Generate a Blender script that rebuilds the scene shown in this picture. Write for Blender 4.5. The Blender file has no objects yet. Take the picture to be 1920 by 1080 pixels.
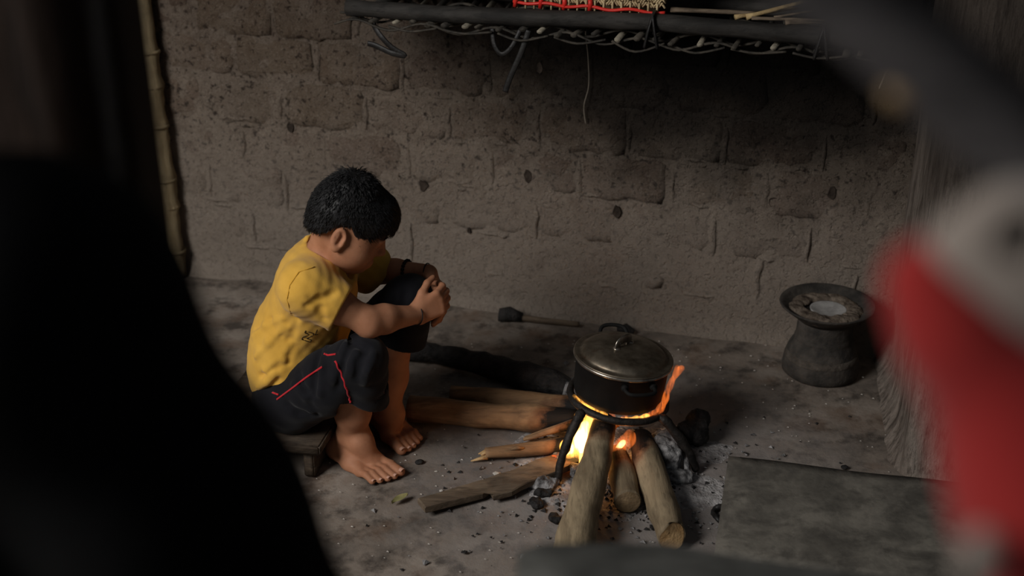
import bpy, bmesh, math, random
import numpy as np
from mathutils import Vector, Matrix, noise as mnoise
random.seed(7); RNG = np.random.default_rng(7)
scn = bpy.context.scene
COL = scn.collection

# ------------------------------------------------------------------ camera, world, light, exposure
TH = math.radians(25); CAMH = 1.70; FPX = 2400.0
cam = bpy.data.cameras.new('camera'); camo = bpy.data.objects.new('camera', cam); COL.objects.link(camo)
camo.location = (0, 0, CAMH); camo.rotation_euler = (math.radians(90) - TH, 0, 0)
cam.sensor_width = 36; cam.lens = 36 * FPX / 1920; cam.clip_start = 0.02
cam.dof.use_dof = True; cam.dof.focus_distance = 3.02; cam.dof.aperture_fstop = 2.3
scn.camera = camo
wld = bpy.data.worlds.new('world'); scn.world = wld; wld.use_nodes = True
wld.node_tree.nodes['Background'].inputs[0].default_value = (0.80, 0.90, 1.0, 1)
wld.node_tree.nodes['Background'].inputs[1].default_value = 0.055
def area(name, loc, aim, sx, sy, power, col):
    l = bpy.data.lights.new(name, 'AREA'); l.shape = 'RECTANGLE'; l.size = sx; l.size_y = sy
    l.energy = power; l.color = col
    o = bpy.data.objects.new(name, l); COL.objects.link(o); o.location = loc
    o.rotation_euler = (Vector(aim) - Vector(loc)).to_track_quat('-Z', 'Y').to_euler()
    return o
area('door_daylight', (-2.35, 0.60, 2.45), (0.15, 2.75, 0.25), 1.2, 1.4, 98, (1.0, 0.97, 0.93))
scn.view_settings.view_transform = 'Standard'; scn.view_settings.look = 'None'
scn.view_settings.gamma = 1; scn.view_settings.use_curve_mapping = False
scn.view_settings.exposure = 0.0
scn.cycles.use_denoising = True
scn.cycles.volume_step_rate = 1.0

# ------------------------------------------------------------------ geometry of the view, used to place things in the room
_f = np.array([0, math.cos(TH), -math.sin(TH)]); _u = np.array([0, math.sin(TH), math.cos(TH)]); _r = np.array([1., 0, 0])
_C = np.array([0, 0, CAMH])
def ray(px, py): return _f + _r * (px - 960) / FPX - _u * (py - 540) / FPX
def Zp(px, py, z): d = ray(px, py); return _C + d * (z - CAMH) / d[2]
def Yp(px, py, y): d = ray(px, py); return _C + d * y / d[1]
def Dp(px, py, d): return _C + ray(px, py) * d
WA = np.array([-1.073, 3.789, 0.0]); WD = np.array([0.964, -0.266, 0.0]); WD /= np.linalg.norm(WD)
WN = np.array([WD[1], -WD[0], 0.0])
def wall(s, n, z): return WA + WD * s + WN * n + np.array([0, 0, z])
V = lambda *a: np.array(a, float)
def unit(v): v = np.asarray(v, float); return v / np.linalg.norm(v)
def nz(p, sc=1.0, seed=0.0): return mnoise.noise(Vector((p[0]*sc+seed, p[1]*sc-seed, p[2]*sc+seed*.5)))

# ------------------------------------------------------------------ object helpers
BASE = {}
def tag(o, label=None, cat=None, group=None, kind=None):
    if label: o['label'] = label
    if cat: o['category'] = cat
    if group: o['group'] = group
    if kind: o['kind'] = kind
    return o
def thing(name, loc, label, cat, group=None):
    o = bpy.data.objects.new(name, None); COL.objects.link(o); o.location = loc; o.empty_display_size = .05
    BASE[o.name] = np.array(loc, float)
    return tag(o, label, cat, group)
def MO(name, verts, faces, mat, parent=None, smooth=True, base=None, attr=None):
    """one mesh object from world coordinates; origin at the parent's base, else at its own foot"""
    v = np.asarray(verts, float).reshape(-1, 3)
    if parent is not None: b = BASE[parent.name]
    elif base is not None: b = np.asarray(base, float)
    else: b = np.array([(v[:,0].min()+v[:,0].max())/2, (v[:,1].min()+v[:,1].max())/2, v[:,2].min()])
    me = bpy.data.meshes.new(name)
    me.from_pydata((v - b).tolist(), [], faces.tolist() if isinstance(faces, np.ndarray) else faces)
    if smooth: me.polygons.foreach_set('use_smooth', [True] * len(me.polygons))
    if attr:
        for k, a in attr.items():
            at = me.attributes.new(k, 'FLOAT', 'POINT'); at.data.foreach_set('value', np.asarray(a, np.float32))
    me.update()
    if mat: me.materials.append(mat)
    o = bpy.data.objects.new(name, me); COL.objects.link(o)
    BASE[o.name] = b
    if parent is not None: o.parent = parent
    else: o.location = b
    return o
def frame(t):
    t = unit(t); a = V(0,0,1) if abs(t[2]) < .9 else V(1,0,0)
    x = unit(np.cross(a, t)); return x, np.cross(t, x)
def tube(pts, rad, n=10, flat=1.0, up=None, rough=0.0, sc=20, seed=0, cap=True):
    """swept tube: verts, faces"""
    pts = [np.asarray(p, float) for p in pts]; m = len(pts)
    if not hasattr(rad, '__len__'): rad = [rad] * m
    vs, fs = [], []; px = None
    for i, p in enumerate(pts):
        t = unit(pts[min(i+1, m-1)] - pts[max(i-1, 0)])
        if up is not None: x = unit(np.cross(t, up)); y = np.cross(x, t)
        elif px is None: x, y = frame(t)
        else: x = unit(px - t * np.dot(px, t)); y = np.cross(t, x)
        px = x
        for k in range(n):
            a = 2*math.pi*k/n; q = p + (x*math.cos(a) + y*math.sin(a)*flat) * rad[i]
            if rough: q = q + (q-p) * rough * 1.6 * (nz(q, sc, seed) + .5*nz(q, sc*2.7, seed+3))
            vs.append(q)
    for i in range(m-1):
        for k in range(n):
            a, b = i*n+k, i*n+(k+1) % n; fs.append((a, b, b+n, a+n))
    if cap: fs.append(tuple(range(n))[::-1]); fs.append(tuple((m-1)*n+k for k in range(n)))
    return vs, fs
def join(parts):
    vs, fs = [], []
    for v, f in parts:
        o = len(vs); vs += list(v); fs += [tuple(i+o for i in q) for q in f]
    return vs, fs
def spline(pts, n=8):
    pts = [np.asarray(p, float) for p in pts]; out = []
    for i in range(len(pts)-1):
        p0, p1, p2, p3 = pts[max(i-1,0)], pts[i], pts[i+1], pts[min(i+2,len(pts)-1)]
        for k in range(n):
            t = k/n
            out.append(.5*((2*p1)+(-p0+p2)*t+(2*p0-5*p1+4*p2-p3)*t*t+(-p0+3*p1-3*p2+p3)*t**3))
    out.append(pts[-1]); return out
def lathe(prof, n=48, c=(0,0,0), tilt=None, wob=0.0):
    vs, fs = [], []; m = len(prof)
    for r, z in prof:
        for k in range(n):
            a = 2*math.pi*k/n; rr = r*(1+wob*nz((math.cos(a), math.sin(a), z*8), 1.3))
            vs.append(V(rr*math.cos(a), rr*math.sin(a), z))
    for i in range(m-1):
        for k in range(n):
            a, b = i*n+k, i*n+(k+1) % n; fs.append((a, b, b+n, a+n))
    fs.append(tuple(range(n))[::-1]); fs.append(tuple((m-1)*n+k for k in range(n)))
    R = tilt if tilt is not None else np.eye(3)
    return [np.asarray(c) + R @ v for v in vs], fs
def boxm(c, ax, ay, az, hx, hy, hz, bev=.004, sub=1):
    bm = bmesh.new(); bmesh.ops.create_cube(bm, size=2)
    for v in bm.verts: v.co = (v.co.x*hx, v.co.y*hy, v.co.z*hz)
    if bev: bmesh.ops.bevel(bm, geom=list(bm.edges), offset=bev, segments=2, affect='EDGES')
    if sub > 1: bmesh.ops.subdivide_edges(bm, edges=list(bm.edges), cuts=sub-1, use_grid_fill=True)
    bm.verts.index_update()
    vs = [np.asarray(c) + np.asarray(ax)*v.co.x + np.asarray(ay)*v.co.y + np.asarray(az)*v.co.z for v in bm.verts]
    fs = [tuple(v.index for v in f.verts) for f in bm.faces]; bm.free(); return vs, fs
def grid(fn, nu, nv):
    vs = [fn(i/(nu-1), j/(nv-1)) for j in range(nv) for i in range(nu)]
    fs = [(j*nu+i, j*nu+i+1, (j+1)*nu+i+1, (j+1)*nu+i) for j in range(nv-1) for i in range(nu-1)]
    return vs, fs
def prism(outline, z0, z1, rough=0.0, inset=.004):
    """closed plate with bevelled rim from an outline of xy points (ccw from above)"""
    n = len(outline); o = [np.asarray(p, float) for p in outline]; c = sum(o)/n
    ins = [p + unit(c-p)*inset for p in o]; vs = []
    g = lambda p: rough*nz((p[0], p[1], 0), 18)
    for pts, z in ((ins, z0), (o, z0+inset), (o, z1-inset), (ins, z1)):
        for p in pts: vs.append(V(p[0], p[1], z + g(p)))
    fs = [tuple(range(n))[::-1]]
    for r in range(3):
        for k in range(n): a, b = r*n+k, r*n+(k+1) % n; fs.append((a, b, b+n, a+n))
    fs.append(tuple(3*n+k for k in range(n))); return vs, fs

# ------------------------------------------------------------------ signed-distance modelling (bodies, cloth, flames)
class SDF:
    def __init__(s, lo, hi, h):
        s.h = h; s.lo = np.array(lo, float); s.n = np.ceil((np.array(hi)-s.lo)/h).astype(int)+1
        s.f = np.full(s.n, 1.0, np.float32)
    def put(s, fn, lo, hi, k=.01, mode='u'):
        i0 = np.maximum(0, np.floor((lo-s.lo)/s.h).astype(int)); i1 = np.minimum(s.n, np.ceil((hi-s.lo)/s.h).astype(int)+1)
        if (i1 <= i0).any(): return
        sl = tuple(slice(a, b) for a, b in zip(i0, i1))
        X = (s.lo[0]+s.h*np.arange(i0[0], i1[0]))[:,None,None].astype(np.float32)
        Y = (s.lo[1]+s.h*np.arange(i0[1], i1[1]))[None,:,None].astype(np.float32)
        Z = (s.lo[2]+s.h*np.arange(i0[2], i1[2]))[None,None,:].astype(np.float32)
        d = fn(X, Y, Z); a = s.f[sl]
        if mode == 'u':
            q = np.maximum(k-np.abs(a-d), 0)/k; s.f[sl] = np.minimum(a, d) - q*q*k*.25
        elif mode == 's':
            d = -d; q = np.maximum(k-np.abs(a-d), 0)/k; s.f[sl] = np.maximum(a, d) + q*q*k*.25
        elif mode == 'i':
            q = np.maximum(k-np.abs(a-d), 0)/k; s.f[sl] = np.maximum(a, d) + q*q*k*.25
        elif mode == '+': s.f[sl] = a + d
    def cap(s, a, b, ra, rb=None, k=.01, mode='u'):
        rb = ra if rb is None else rb; a = np.asarray(a, float); b = np.asarray(b, float); e = b-a; L = float(e@e)+1e-12
        def fn(X, Y, Z):
            t = np.clip(((X-a[0])*e[0]+(Y-a[1])*e[1]+(Z-a[2])*e[2])/L, 0, 1)
            return np.sqrt((X-a[0]-t*e[0])**2+(Y-a[1]-t*e[1])**2+(Z-a[2]-t*e[2])**2)-(ra+t*(rb-ra))
        p = max(ra, rb)+k+.012
        s.put(fn, np.minimum(a, b)-p, np.maximum(a, b)+p, k, mode)
    def chain(s, pts, rads, k=.01, mode='u'):
        for i in range(len(pts)-1): s.cap(pts[i], pts[i+1], rads[i], rads[i+1], k, mode)
    def ell(s, c, r, ax=None, k=.01, mode='u'):
        c = np.asarray(c, float); ax = np.eye(3) if ax is None else np.asarray(ax, float)   # rows are axes
        def fn(X, Y, Z):
            q = [((X-c[0])*a[0]+(Y-c[1])*a[1]+(Z-c[2])*a[2]) for a in ax]
            k0 = np.sqrt(sum((q[i]/r[i])**2 for i in range(3))); k1 = np.sqrt(sum((q[i]/r[i]**2)**2 for i in range(3)))
            return k0*(k0-1)/np.maximum(k1, 1e-6)
        p = max(r)+k+.012
        s.put(fn, c-p, c+p, k, mode)
    def full(s, fn, k=.004, mode='i'): s.put(fn, s.lo, s.lo+s.h*s.n, k, mode)
    def hit(s, px, py, t0=1.5, t1=4.2):
        d = ray(px, py); t = np.arange(t0, t1, .0012); P = _C + d[None]*t[:,None]
        I = np.round((P-s.lo)/s.h).astype(int); ok = ((I >= 0)&(I < s.n)).all(1); I = np.clip(I, 0, s.n-1)
        v = np.where(ok, s.f[I[:,0], I[:,1], I[:,2]], 1); w = np.nonzero(v < 0)[0]
        return P[w[0]] if len(w) else None
    def fold(s, pix, r=.006, k=.012, mode='s', lift=.002):
        P = [s.hit(*p) for p in pix]; P = [p for p in P if p is not None]
        P = [p - unit(ray(*q))*lift for p, q in zip(P, pix)]
        m = len(P)
        for i in range(m-1):
            s.cap(P[i], P[i+1], r*(.5+.5*math.sin(math.pi*(i+.3)/m)), r*(.5+.5*math.sin(math.pi*(i+1.3)/m)), k, mode)
    def mesh(s):
        f = s.f; ins = f < 0; n = f.shape
        cnt = np.zeros((n[0]-1, n[1]-1, n[2]-1), np.int8)
        for dx in (0,1):
            for dy in (0,1):
                for dz in (0,1): cnt += ins[dx:n[0]-1+dx, dy:n[1]-1+dy, dz:n[2]-1+dz]
        I, J, K = np.nonzero((cnt > 0)&(cnt < 8))
        vid = np.full(cnt.shape, -1, np.int32); vid[I,J,K] = np.arange(len(I))
        cv = {(dx,dy,dz): f[I+dx,J+dy,K+dz] for dx in (0,1) for dy in (0,1) for dz in (0,1)}
        acc = np.zeros((len(I),3)); num = np.zeros(len(I))
        cs = [(a,b,c) for a in (0,1) for b in (0,1) for c in (0,1)]
        for p in cs:
            for ax in range(3):
                if p[ax]: continue
                q = list(p); q[ax] = 1; q = tuple(q); a, b = cv[p], cv[q]; m = (a < 0) != (b < 0)
                t = np.where(m, a/np.where(m, a-b, 1), 0)
                for c in range(3): acc[:,c] += np.where(m, p[c]+(t if c == ax else 0), 0)
                num += m
        P = acc/num[:,None]+np.stack([I,J,K],1); P = s.lo+P*s.h
        F = []
        for ax in range(3):
            o1, o2 = (ax+1) % 3, (ax+2) % 3
            a = [slice(None)]*3; b = [slice(None)]*3; a[ax] = slice(0,-1); b[ax] = slice(1,None)
            A, B = ins[tuple(a)], ins[tuple(b)]; E = np.argwhere(A != B)
            E = E[(E[:,o1] > 0)&(E[:,o2] > 0)&(E[:,o1] < n[o1]-1)&(E[:,o2] < n[o2]-1)]
            sgn = A[E[:,0],E[:,1],E[:,2]]
            def g(d1, d2):
                q = E.copy(); q[:,o1] -= d1; q[:,o2] -= d2; return vid[q[:,0],q[:,1],q[:,2]]
            Q = np.stack([g(1,1), g(0,1), g(0,0), g(1,0)], 1)
            F.append(np.where(sgn[:,None], Q, Q[:,::-1]))
        return P, np.concatenate(F)
def normals_of(P, F):
    nrm = np.zeros_like(P); fn = np.cross(P[F[:,2]]-P[F[:,0]], P[F[:,3]]-P[F[:,1]])
    for c in range(4): np.add.at(nrm, F[:,c], fn)
    return nrm/np.maximum(np.linalg.norm(nrm, axis=1, keepdims=True), 1e-12)

# ------------------------------------------------------------------ materials
def lin(c): return tuple(((x/255)/12.92 if x/255 <= .04045 else ((x/255+.055)/1.055)**2.4) for x in c)
class NT:
    def __init__(s, name):
        s.m = bpy.data.materials.new(name); s.m.use_nodes = True; s.t = s.m.node_tree; s.b = s.t.nodes['Principled BSDF']
        s.co = s.n('ShaderNodeTexCoord').outputs['Object']
    def n(s, ty, **kw):
        x = s.t.nodes.new(ty)
        for k, v in kw.items(): setattr(x, k, v)
        return x
    def l(s, a, b): s.t.links.new(a, b)
    def noise(s, scale, detail=5, rough=.6, stretch=None, dist=0):
        x = s.n('ShaderNodeTexNoise'); x.inputs['Scale'].default_value = scale; x.inputs['Detail'].default_value = detail
        x.inputs['Roughness'].default_value = rough; x.inputs['Distortion'].default_value = dist
        if stretch:
            mp = s.n('ShaderNodeMapping'); mp.inputs['Scale'].default_value = stretch; s.l(s.co, mp.inputs[0]); s.l(mp.outputs[0], x.inputs['Vector'])
        else: s.l(s.co, x.inputs['Vector'])
        return x.outputs['Fac']
    def ramp(s, fac, stops):
        x = s.n('ShaderNodeValToRGB'); e = x.color_ramp.elements
        while len(e) < len(stops): e.new(.5)
        for el, (p, c) in zip(e, stops): el.position = p; el.color = (*c, 1) if len(c) == 3 else c
        s.l(fac, x.inputs[0]); return x.outputs[0]
    def mix(s, fac, a, b, mode='MIX'):
        x = s.n('ShaderNodeMix', data_type='RGBA', blend_type=mode)
        for sock, v in ((x.inputs[0], fac), (x.inputs[6], a), (x.inputs[7], b)):
            if isinstance(v, (int, float)): sock.default_value = v
            elif isinstance(v, tuple): sock.default_value = (*v, 1)
            else: s.l(v, sock)
        return x.outputs[2]
    def math(s, op, a, b=0.0, clamp=False):
        x = s.n('ShaderNodeMath', operation=op); x.use_clamp = clamp
        for sock, v in ((x.inputs[0], a), (x.inputs[1], b)):
            if isinstance(v, (int, float)): sock.default_value = v
            else: s.l(v, sock)
        return x.outputs[0]
    def bump(s, h, strength=.5, dist=.01, prev=None):
        x = s.n('ShaderNodeBump'); x.inputs['Strength'].default_value = strength; x.inputs['Distance'].default_value = dist
        s.l(h, x.inputs['Height'])
        if prev is not None: s.l(prev, x.inputs['Normal'])
        return x.outputs[0]
    def out(s, col=None, rough=.8, nrm=None, metal=0.0, spec=.3):
        if isinstance(col, tuple): s.b.inputs['Base Color'].default_value = (*col, 1)
        elif col is not None: s.l(col, s.b.inputs['Base Color'])
        if isinstance(rough, (int, float)): s.b.inputs['Roughness'].default_value = rough
        else: s.l(rough, s.b.inputs['Roughness'])
        s.b.inputs['Metallic'].default_value = metal; s.b.inputs['Specular IOR Level'].default_value = spec
        if nrm is not None: s.l(nrm, s.b.inputs['Normal'])
        return s.m
W3 = lambda v: (v, v, v)
def simple(name, c1, c2, scale=20, rough=.8, bstr=.4, bdist=.004, bscale=80, metal=0, spec=.3, stretch=None, attr_char=False, lo=.35, hi=.65):
    t = NT(name); f = t.noise(scale, stretch=stretch); col = t.ramp(f, [(lo, lin(c1)), (hi, lin(c2))])
    b = t.bump(t.noise(bscale, 6, stretch=stretch), bstr, bdist)
    if attr_char:
        a = t.n('ShaderNodeAttribute', attribute_name='char').outputs['Fac']
        k = t.math('ADD', a, t.math('MULTIPLY', t.math('SUBTRACT', t.noise(28), .5), .7), True)
        fac = t.ramp(k, [(.42, W3(0.0)), (.62, W3(1.0))]); col = t.mix(fac, col, lin((22, 19, 18)))
    return t.out(col, rough, b, metal, spec)

def wall_material(name, base_a, base_b, dust, mortar=False):
    t = NT(name)
    big = t.noise(5, 4); fine = t.noise(34, 9, .75); grit = t.noise(150, 5, .7)
    col = t.ramp(fine, [(.30, lin(base_a)), (.72, lin(base_b))])
    info = t.n('ShaderNodeObjectInfo').outputs['Random']
    if not mortar:
        tint = t.ramp(info, [(0, lin((92, 72, 60))), (.3, lin((132, 112, 98))), (.55, lin((118, 100, 80))), (.8, lin((140, 126, 112))), (1, lin((104, 82, 70)))])
        col = t.mix(.55, col, tint)
    col = t.mix(t.ramp(big, [(.42, W3(0.)), (.66, W3(.75))]), col, lin(dust))
    # pale rubbed grit and dark pits
    col = t.mix(t.ramp(grit, [(.54, W3(0.)), (.66, W3(.6))]), col, lin((178, 166, 152)))
    col = t.mix(t.ramp(t.noise(60, 4, .6), [(.35, W3(.85)), (.43, W3(0.))]), col, lin((52, 44, 40)))
    # pale limewash low on the wall, soot above the hearth
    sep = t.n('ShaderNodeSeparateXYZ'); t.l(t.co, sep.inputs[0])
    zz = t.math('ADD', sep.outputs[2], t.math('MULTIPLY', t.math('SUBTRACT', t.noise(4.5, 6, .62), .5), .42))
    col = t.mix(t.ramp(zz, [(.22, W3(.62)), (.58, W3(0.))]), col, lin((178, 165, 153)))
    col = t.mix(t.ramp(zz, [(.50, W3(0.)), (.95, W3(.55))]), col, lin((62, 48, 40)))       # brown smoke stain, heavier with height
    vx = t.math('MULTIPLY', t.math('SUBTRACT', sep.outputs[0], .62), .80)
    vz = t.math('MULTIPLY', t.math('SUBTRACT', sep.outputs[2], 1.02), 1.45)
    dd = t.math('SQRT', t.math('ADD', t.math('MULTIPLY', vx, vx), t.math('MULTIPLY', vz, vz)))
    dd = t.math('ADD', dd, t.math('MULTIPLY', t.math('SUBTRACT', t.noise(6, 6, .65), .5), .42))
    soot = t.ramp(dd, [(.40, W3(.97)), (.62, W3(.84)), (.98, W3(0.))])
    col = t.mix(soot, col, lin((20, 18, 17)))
    b = t.bump(t.noise(38, 9, .78), 1.0, .020); b = t.bump(grit, .9, .006, b); b = t.bump(t.ramp(t.noise(70, 3, .6), [(.36, W3(0.)), (.46, W3(1.))]), .8, .006, b)
    return t.out(col, .95, b, 0, .12)
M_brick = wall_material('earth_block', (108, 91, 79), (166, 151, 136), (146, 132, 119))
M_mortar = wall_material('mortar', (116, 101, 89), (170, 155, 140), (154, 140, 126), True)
def plaster_material():
    t = NT('streaked_plaster')
    st = t.noise(14, 7, .7, (2.2, 2.2, .28)); f = t.noise(40, 7, .7, (1.4, 1.4, .35))
    col = t.ramp(st, [(.32, lin((92, 82, 74))), (.62, lin((158, 146, 136)))])
    col = t.mix(t.ramp(f, [(.38, W3(.7)), (.5, W3(0.))]), col, lin((70, 62, 56)))
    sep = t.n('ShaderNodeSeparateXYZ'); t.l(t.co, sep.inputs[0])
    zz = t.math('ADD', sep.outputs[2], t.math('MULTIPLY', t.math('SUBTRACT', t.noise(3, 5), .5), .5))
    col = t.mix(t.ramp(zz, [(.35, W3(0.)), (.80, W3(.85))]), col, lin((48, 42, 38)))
    b = t.bump(f, .9, .012); b = t.bump(st, .7, .015, b)
    return t.out(col, .95, b, 0, .1)
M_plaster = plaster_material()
def floor_material():
    t = NT('trodden_concrete')
    a = t.noise(3.2, 6, .65); b_ = t.noise(14, 8, .68); c = t.noise(90, 5, .7)
    col = t.ramp(a, [(.34, lin((94, 87, 81))), (.5, lin((128, 117, 107))), (.66, lin((150, 140, 130)))])
    col = t.mix(t.ramp(b_, [(.36, W3(.8)), (.52, W3(0.))]), col, lin((58, 52, 48)))
    col = t.mix(t.ramp(t.noise(6.5, 6, .6), [(.52, W3(0.)), (.68, W3(.6))]), col, lin((104, 82, 66)))
    col = t.mix(t.ramp(c, [(.62, W3(0.)), (.75, W3(.45))]), col, lin((150, 142, 134)))
    # ash dust spread round the hearth
    vm = t.n('ShaderNodeVectorMath', operation='DISTANCE'); t.l(t.co, vm.inputs[0]); vm.inputs[1].default_value = (.29, 2.58, 0)
    dd = t.math('ADD', vm.outputs['Value'], t.math('MULTIPLY', t.math('SUBTRACT', t.noise(11, 7, .7), .5), .5))
    col = t.mix(t.ramp(dd, [(.16, W3(.85)), (.62, W3(0.))]), col, lin((140, 134, 131)))
    n = t.bump(b_, .5, .008); n = t.bump(c, .45, .003, n)
    return t.out(col, t.ramp(a, [(.3, W3(.62)), (.7, W3(.9))]), n, 0, .22)
M_floor = floor_material()
def wood(name, c1, c2, axis_stretch, scale=9, rough=.75, char=False, bstr=.5, spec=.25, cracks=.5):
    t = NT(name); g = t.noise(scale, 7, .62, axis_stretch, .6); f = t.noise(scale*3.5, 5, .6, axis_stretch)
    col = t.ramp(g, [(.38, lin(c1)), (.61, lin(c2))])
    col = t.mix(t.ramp(f, [(.36, W3(cracks)), (.46, W3(0.))]), col, lin(tuple(x*.5 for x in c1)))
    col = t.mix(t.ramp(t.noise(7, 4), [(.48, W3(0.)), (.62, W3(.55))]), col, lin(tuple(x*.72 for x in c1)))
    if char:
        a = t.n('ShaderNodeAttribute', attribute_name='char').outputs['Fac']
        k = t.math('ADD', a, t.math('MULTIPLY', t.math('SUBTRACT', t.noise(30, 5), .5), .6))
        col = t.mix(t.ramp(k, [(.30, W3(0.)), (.48, W3(.55))]), col, lin((92, 52, 30)))
        col = t.mix(t.ramp(k, [(.48, W3(0.)), (.64, W3(1.))]), col, lin((20, 18, 17)))
    n = t.bump(f, bstr, .005); n = t.bump(g, bstr*.7, .006, n)
    return t.out(col, rough, n, 0, spec)
M_iron = simple('sooty_iron', (30, 28, 27), (58, 52, 48), 40, .6, .6, .003, 120, .5, .4)
M_sootpot = simple('soot_black_pot', (14, 14, 14), (25, 24, 23), 16, .75, .3, .002, 120, 0, .2)
def lid_material():
    t = NT('worn_aluminium'); f = t.noise(14, 6, .65); g = t.noise(60, 5)
    col = t.ramp(f, [(.36, lin((92, 82, 69))), (.64, lin((146, 135, 119)))])
    col = t.mix(t.ramp(t.noise(22, 5), [(.58, W3(0.)), (.70, W3(.6))]), col, lin((96, 66, 44)))
    return t.out(col, t.ramp(g, [(.3, W3(.34)), (.7, W3(.5))]), t.bump(g, .12, .002), .85, .5)
M_lid = lid_material()
M_rim = simple('bare_aluminium_rim', (120, 112, 102), (186, 178, 168), 30, .32, .15, .002, 90, .9, .5)
def skin_material():
    t = NT('skin'); f = t.noise(22, 5); col = t.ramp(f, [(.35, lin((158, 108, 80))), (.68, lin((178, 126, 96)))])
    vo = t.noise(240, 3); n = t.bump(vo, .10, .002)
    t.b.inputs['Subsurface Weight'].default_value = .12; t.b.inputs['Subsurface Radius'].default_value = (.012, .005, .003)
    t.b.inputs['Subsurface Scale'].default_value = .5
    return t.out(col, .62, n, 0, .22)
M_skin = skin_material()
def cloth(name, c1, c2, rough=.9, weave=420, sheen=.15, bstr=.25):
    t = NT(name); f = t.noise(12, 4); col = t.ramp(f, [(.3, lin(c1)), (.7, lin(c2))])
    n = t.bump(t.noise(weave, 3), bstr, .001); n = t.bump(t.noise(26, 4), .18, .006, n)
    t.b.inputs['Sheen Weight'].default_value = sheen
    return t.out(col, rough, n, 0, .15)
M_yellow = cloth('yellow_jersey', (206, 158, 64), (222, 174, 78))
M_yellow_rib = cloth('yellow_rib', (206, 154, 46), (220, 170, 60))
M_navy = cloth('black_trouser_cloth', (17, 17, 21), (26, 26, 31), .9, 420, .08)
M_redpipe = cloth('red_piping', (176, 30, 40), (200, 44, 52), .8)
M_hair = simple('black_hair', (12, 12, 13), (22, 21, 23), 60, .55, .2, .002, 300, 0, .35)
M_black = simple('black_thread', (14, 13, 13), (24, 22, 21), 60, .6)
M_print = simple('black_print', (28, 22, 12), (40, 32, 18), 60, .8)
M_nail = simple('nail', (196, 150, 130), (206, 162, 142), 60, .35, .05)
M_eye = simple('dark_eye', (20, 14, 12), (34, 24, 20), 60, .15, 0)
M_clay = simple('charred_clay', (44, 42, 40), (74, 69, 64), 22, .85, .6, .005, 90, 0, .25)
M_clay2 = simple('dusty_clay', (62, 57, 52), (90, 83, 76), 30, .9, .9, .008, 60, 0, .2)
M_crust = simple('cracked_clay_crust', (74, 64, 56), (124, 112, 100), 34, .95, 1.0, .012, 50, 0, .1)
M_enamel = simple('grey_ash_bowl', (130, 128, 126), (170, 168, 166), 30, .6, .3, .003, 60, 0, .3)
M_ash = simple('ash', (128, 123, 121), (196, 192, 191), 26, .97, 1.0, .01, 90, 0, .05)
M_char = simple('charcoal', (16, 15, 15), (52, 49, 48), 30, .7, 1.0, .008, 70, 0, .3)
M_ashy = simple('white_ashed_char', (70, 68, 68), (176, 174, 174), 38, .95, 1.0, .01, 60, 0, .05)
# wood of each log is stretched along the log's own run
M_logY = wood('log_wood_fore', (116, 101, 80), (160, 142, 114), (2.6, .35, 2.6), char=True, cracks=.35)
M_logX = wood('log_wood_side', (120, 92, 66), (160, 126, 92), (.35, 2.4, 2.4), char=True, cracks=.35)
M_bark = wood('grey_bark_wood', (90, 77, 64), (128, 112, 94), (.5, 2.2, 2.2), char=True)
M_cut = wood('fresh_cut_wood', (176, 140, 96), (206, 172, 126), (2, 2, 2), 14, cracks=.2)
M_oldcut = wood('old_cut_wood', (120, 100, 76), (156, 132, 100), (2, 2, 2), 14, cracks=.2)
M_stool = wood('worn_stool_wood', (62, 52, 44), (100, 86, 72), (.4, 2.4, 2.4), cracks=.5)
M_board = wood('grey_board', (84, 80, 74), (120, 115, 106), (.9, .9, .9), 10, .85, cracks=.3)
M_table = wood('dark_table_wood', (92, 92, 88), (126, 125, 120), (.5, 2, 2), 8)
M_post = wood('brown_post_wood', (38, 26, 19), (50, 35, 25), (2, 2, .3), 7)
M_rack = wood('smoked_rack_wood', (32, 30, 28), (54, 51, 48), (.4, 2.2, 2.2), 9)
M_slat = wood('smoked_bamboo', (44, 41, 37), (74, 68, 60), (2, .4, 2), 9)
M_knob = wood('pale_stick_end', (110, 104, 92), (146, 138, 122), (2, 2, 2), 9)
M_bamboo = wood('pale_bamboo', (128, 112, 84), (158, 142, 112), (2, 2, .3), 8, cracks=.2)
M_kind = wood('dry_kindling', (150, 126, 88), (188, 164, 120), (1, 1, 1), 12)
M_pole = wood('grey_pole_wood', (64, 61, 62), (82, 79, 79), (.5, 2, 2), 7)
M_weave = simple('woven_cane', (150, 128, 96), (196, 176, 138), 40, .7, .3)
M_redpl = simple('red_plastic', (196, 40, 34), (214, 54, 44), 20, .4, .05, 0, spec=.5) if False else simple('red_plastic', (196, 40, 34), (214, 54, 44), 20, .4, .05)
M_strap = simple('black_strap', (20, 19, 19), (36, 34, 33), 30, .5)
M_thread = simple('pale_thread', (120, 112, 100), (140, 130, 118), 30, .8)
M_bagred = cloth('red_bag_cloth', (122, 25, 25), (138, 34, 31))
M_baggrey = cloth('pale_flap_cloth', (118, 109, 102), (134, 124, 116))
M_coat = cloth('black_coat', (8, 8, 9), (13, 13, 14), .95, 200, 0.0)
M_hole_shade = simple('hole_shade', (44, 38, 34), (66, 58, 52), 40, .95, .8, .006, 90, 0, .05)  # dark colour painted in for the shade inside holes in the wall
M_leaf = simple('dry_leaf', (120, 116, 74), (160, 152, 104), 40, .7)
M_pale = simple('pale_stone', (170, 164, 156), (200, 194, 186), 60, .9)
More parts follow.
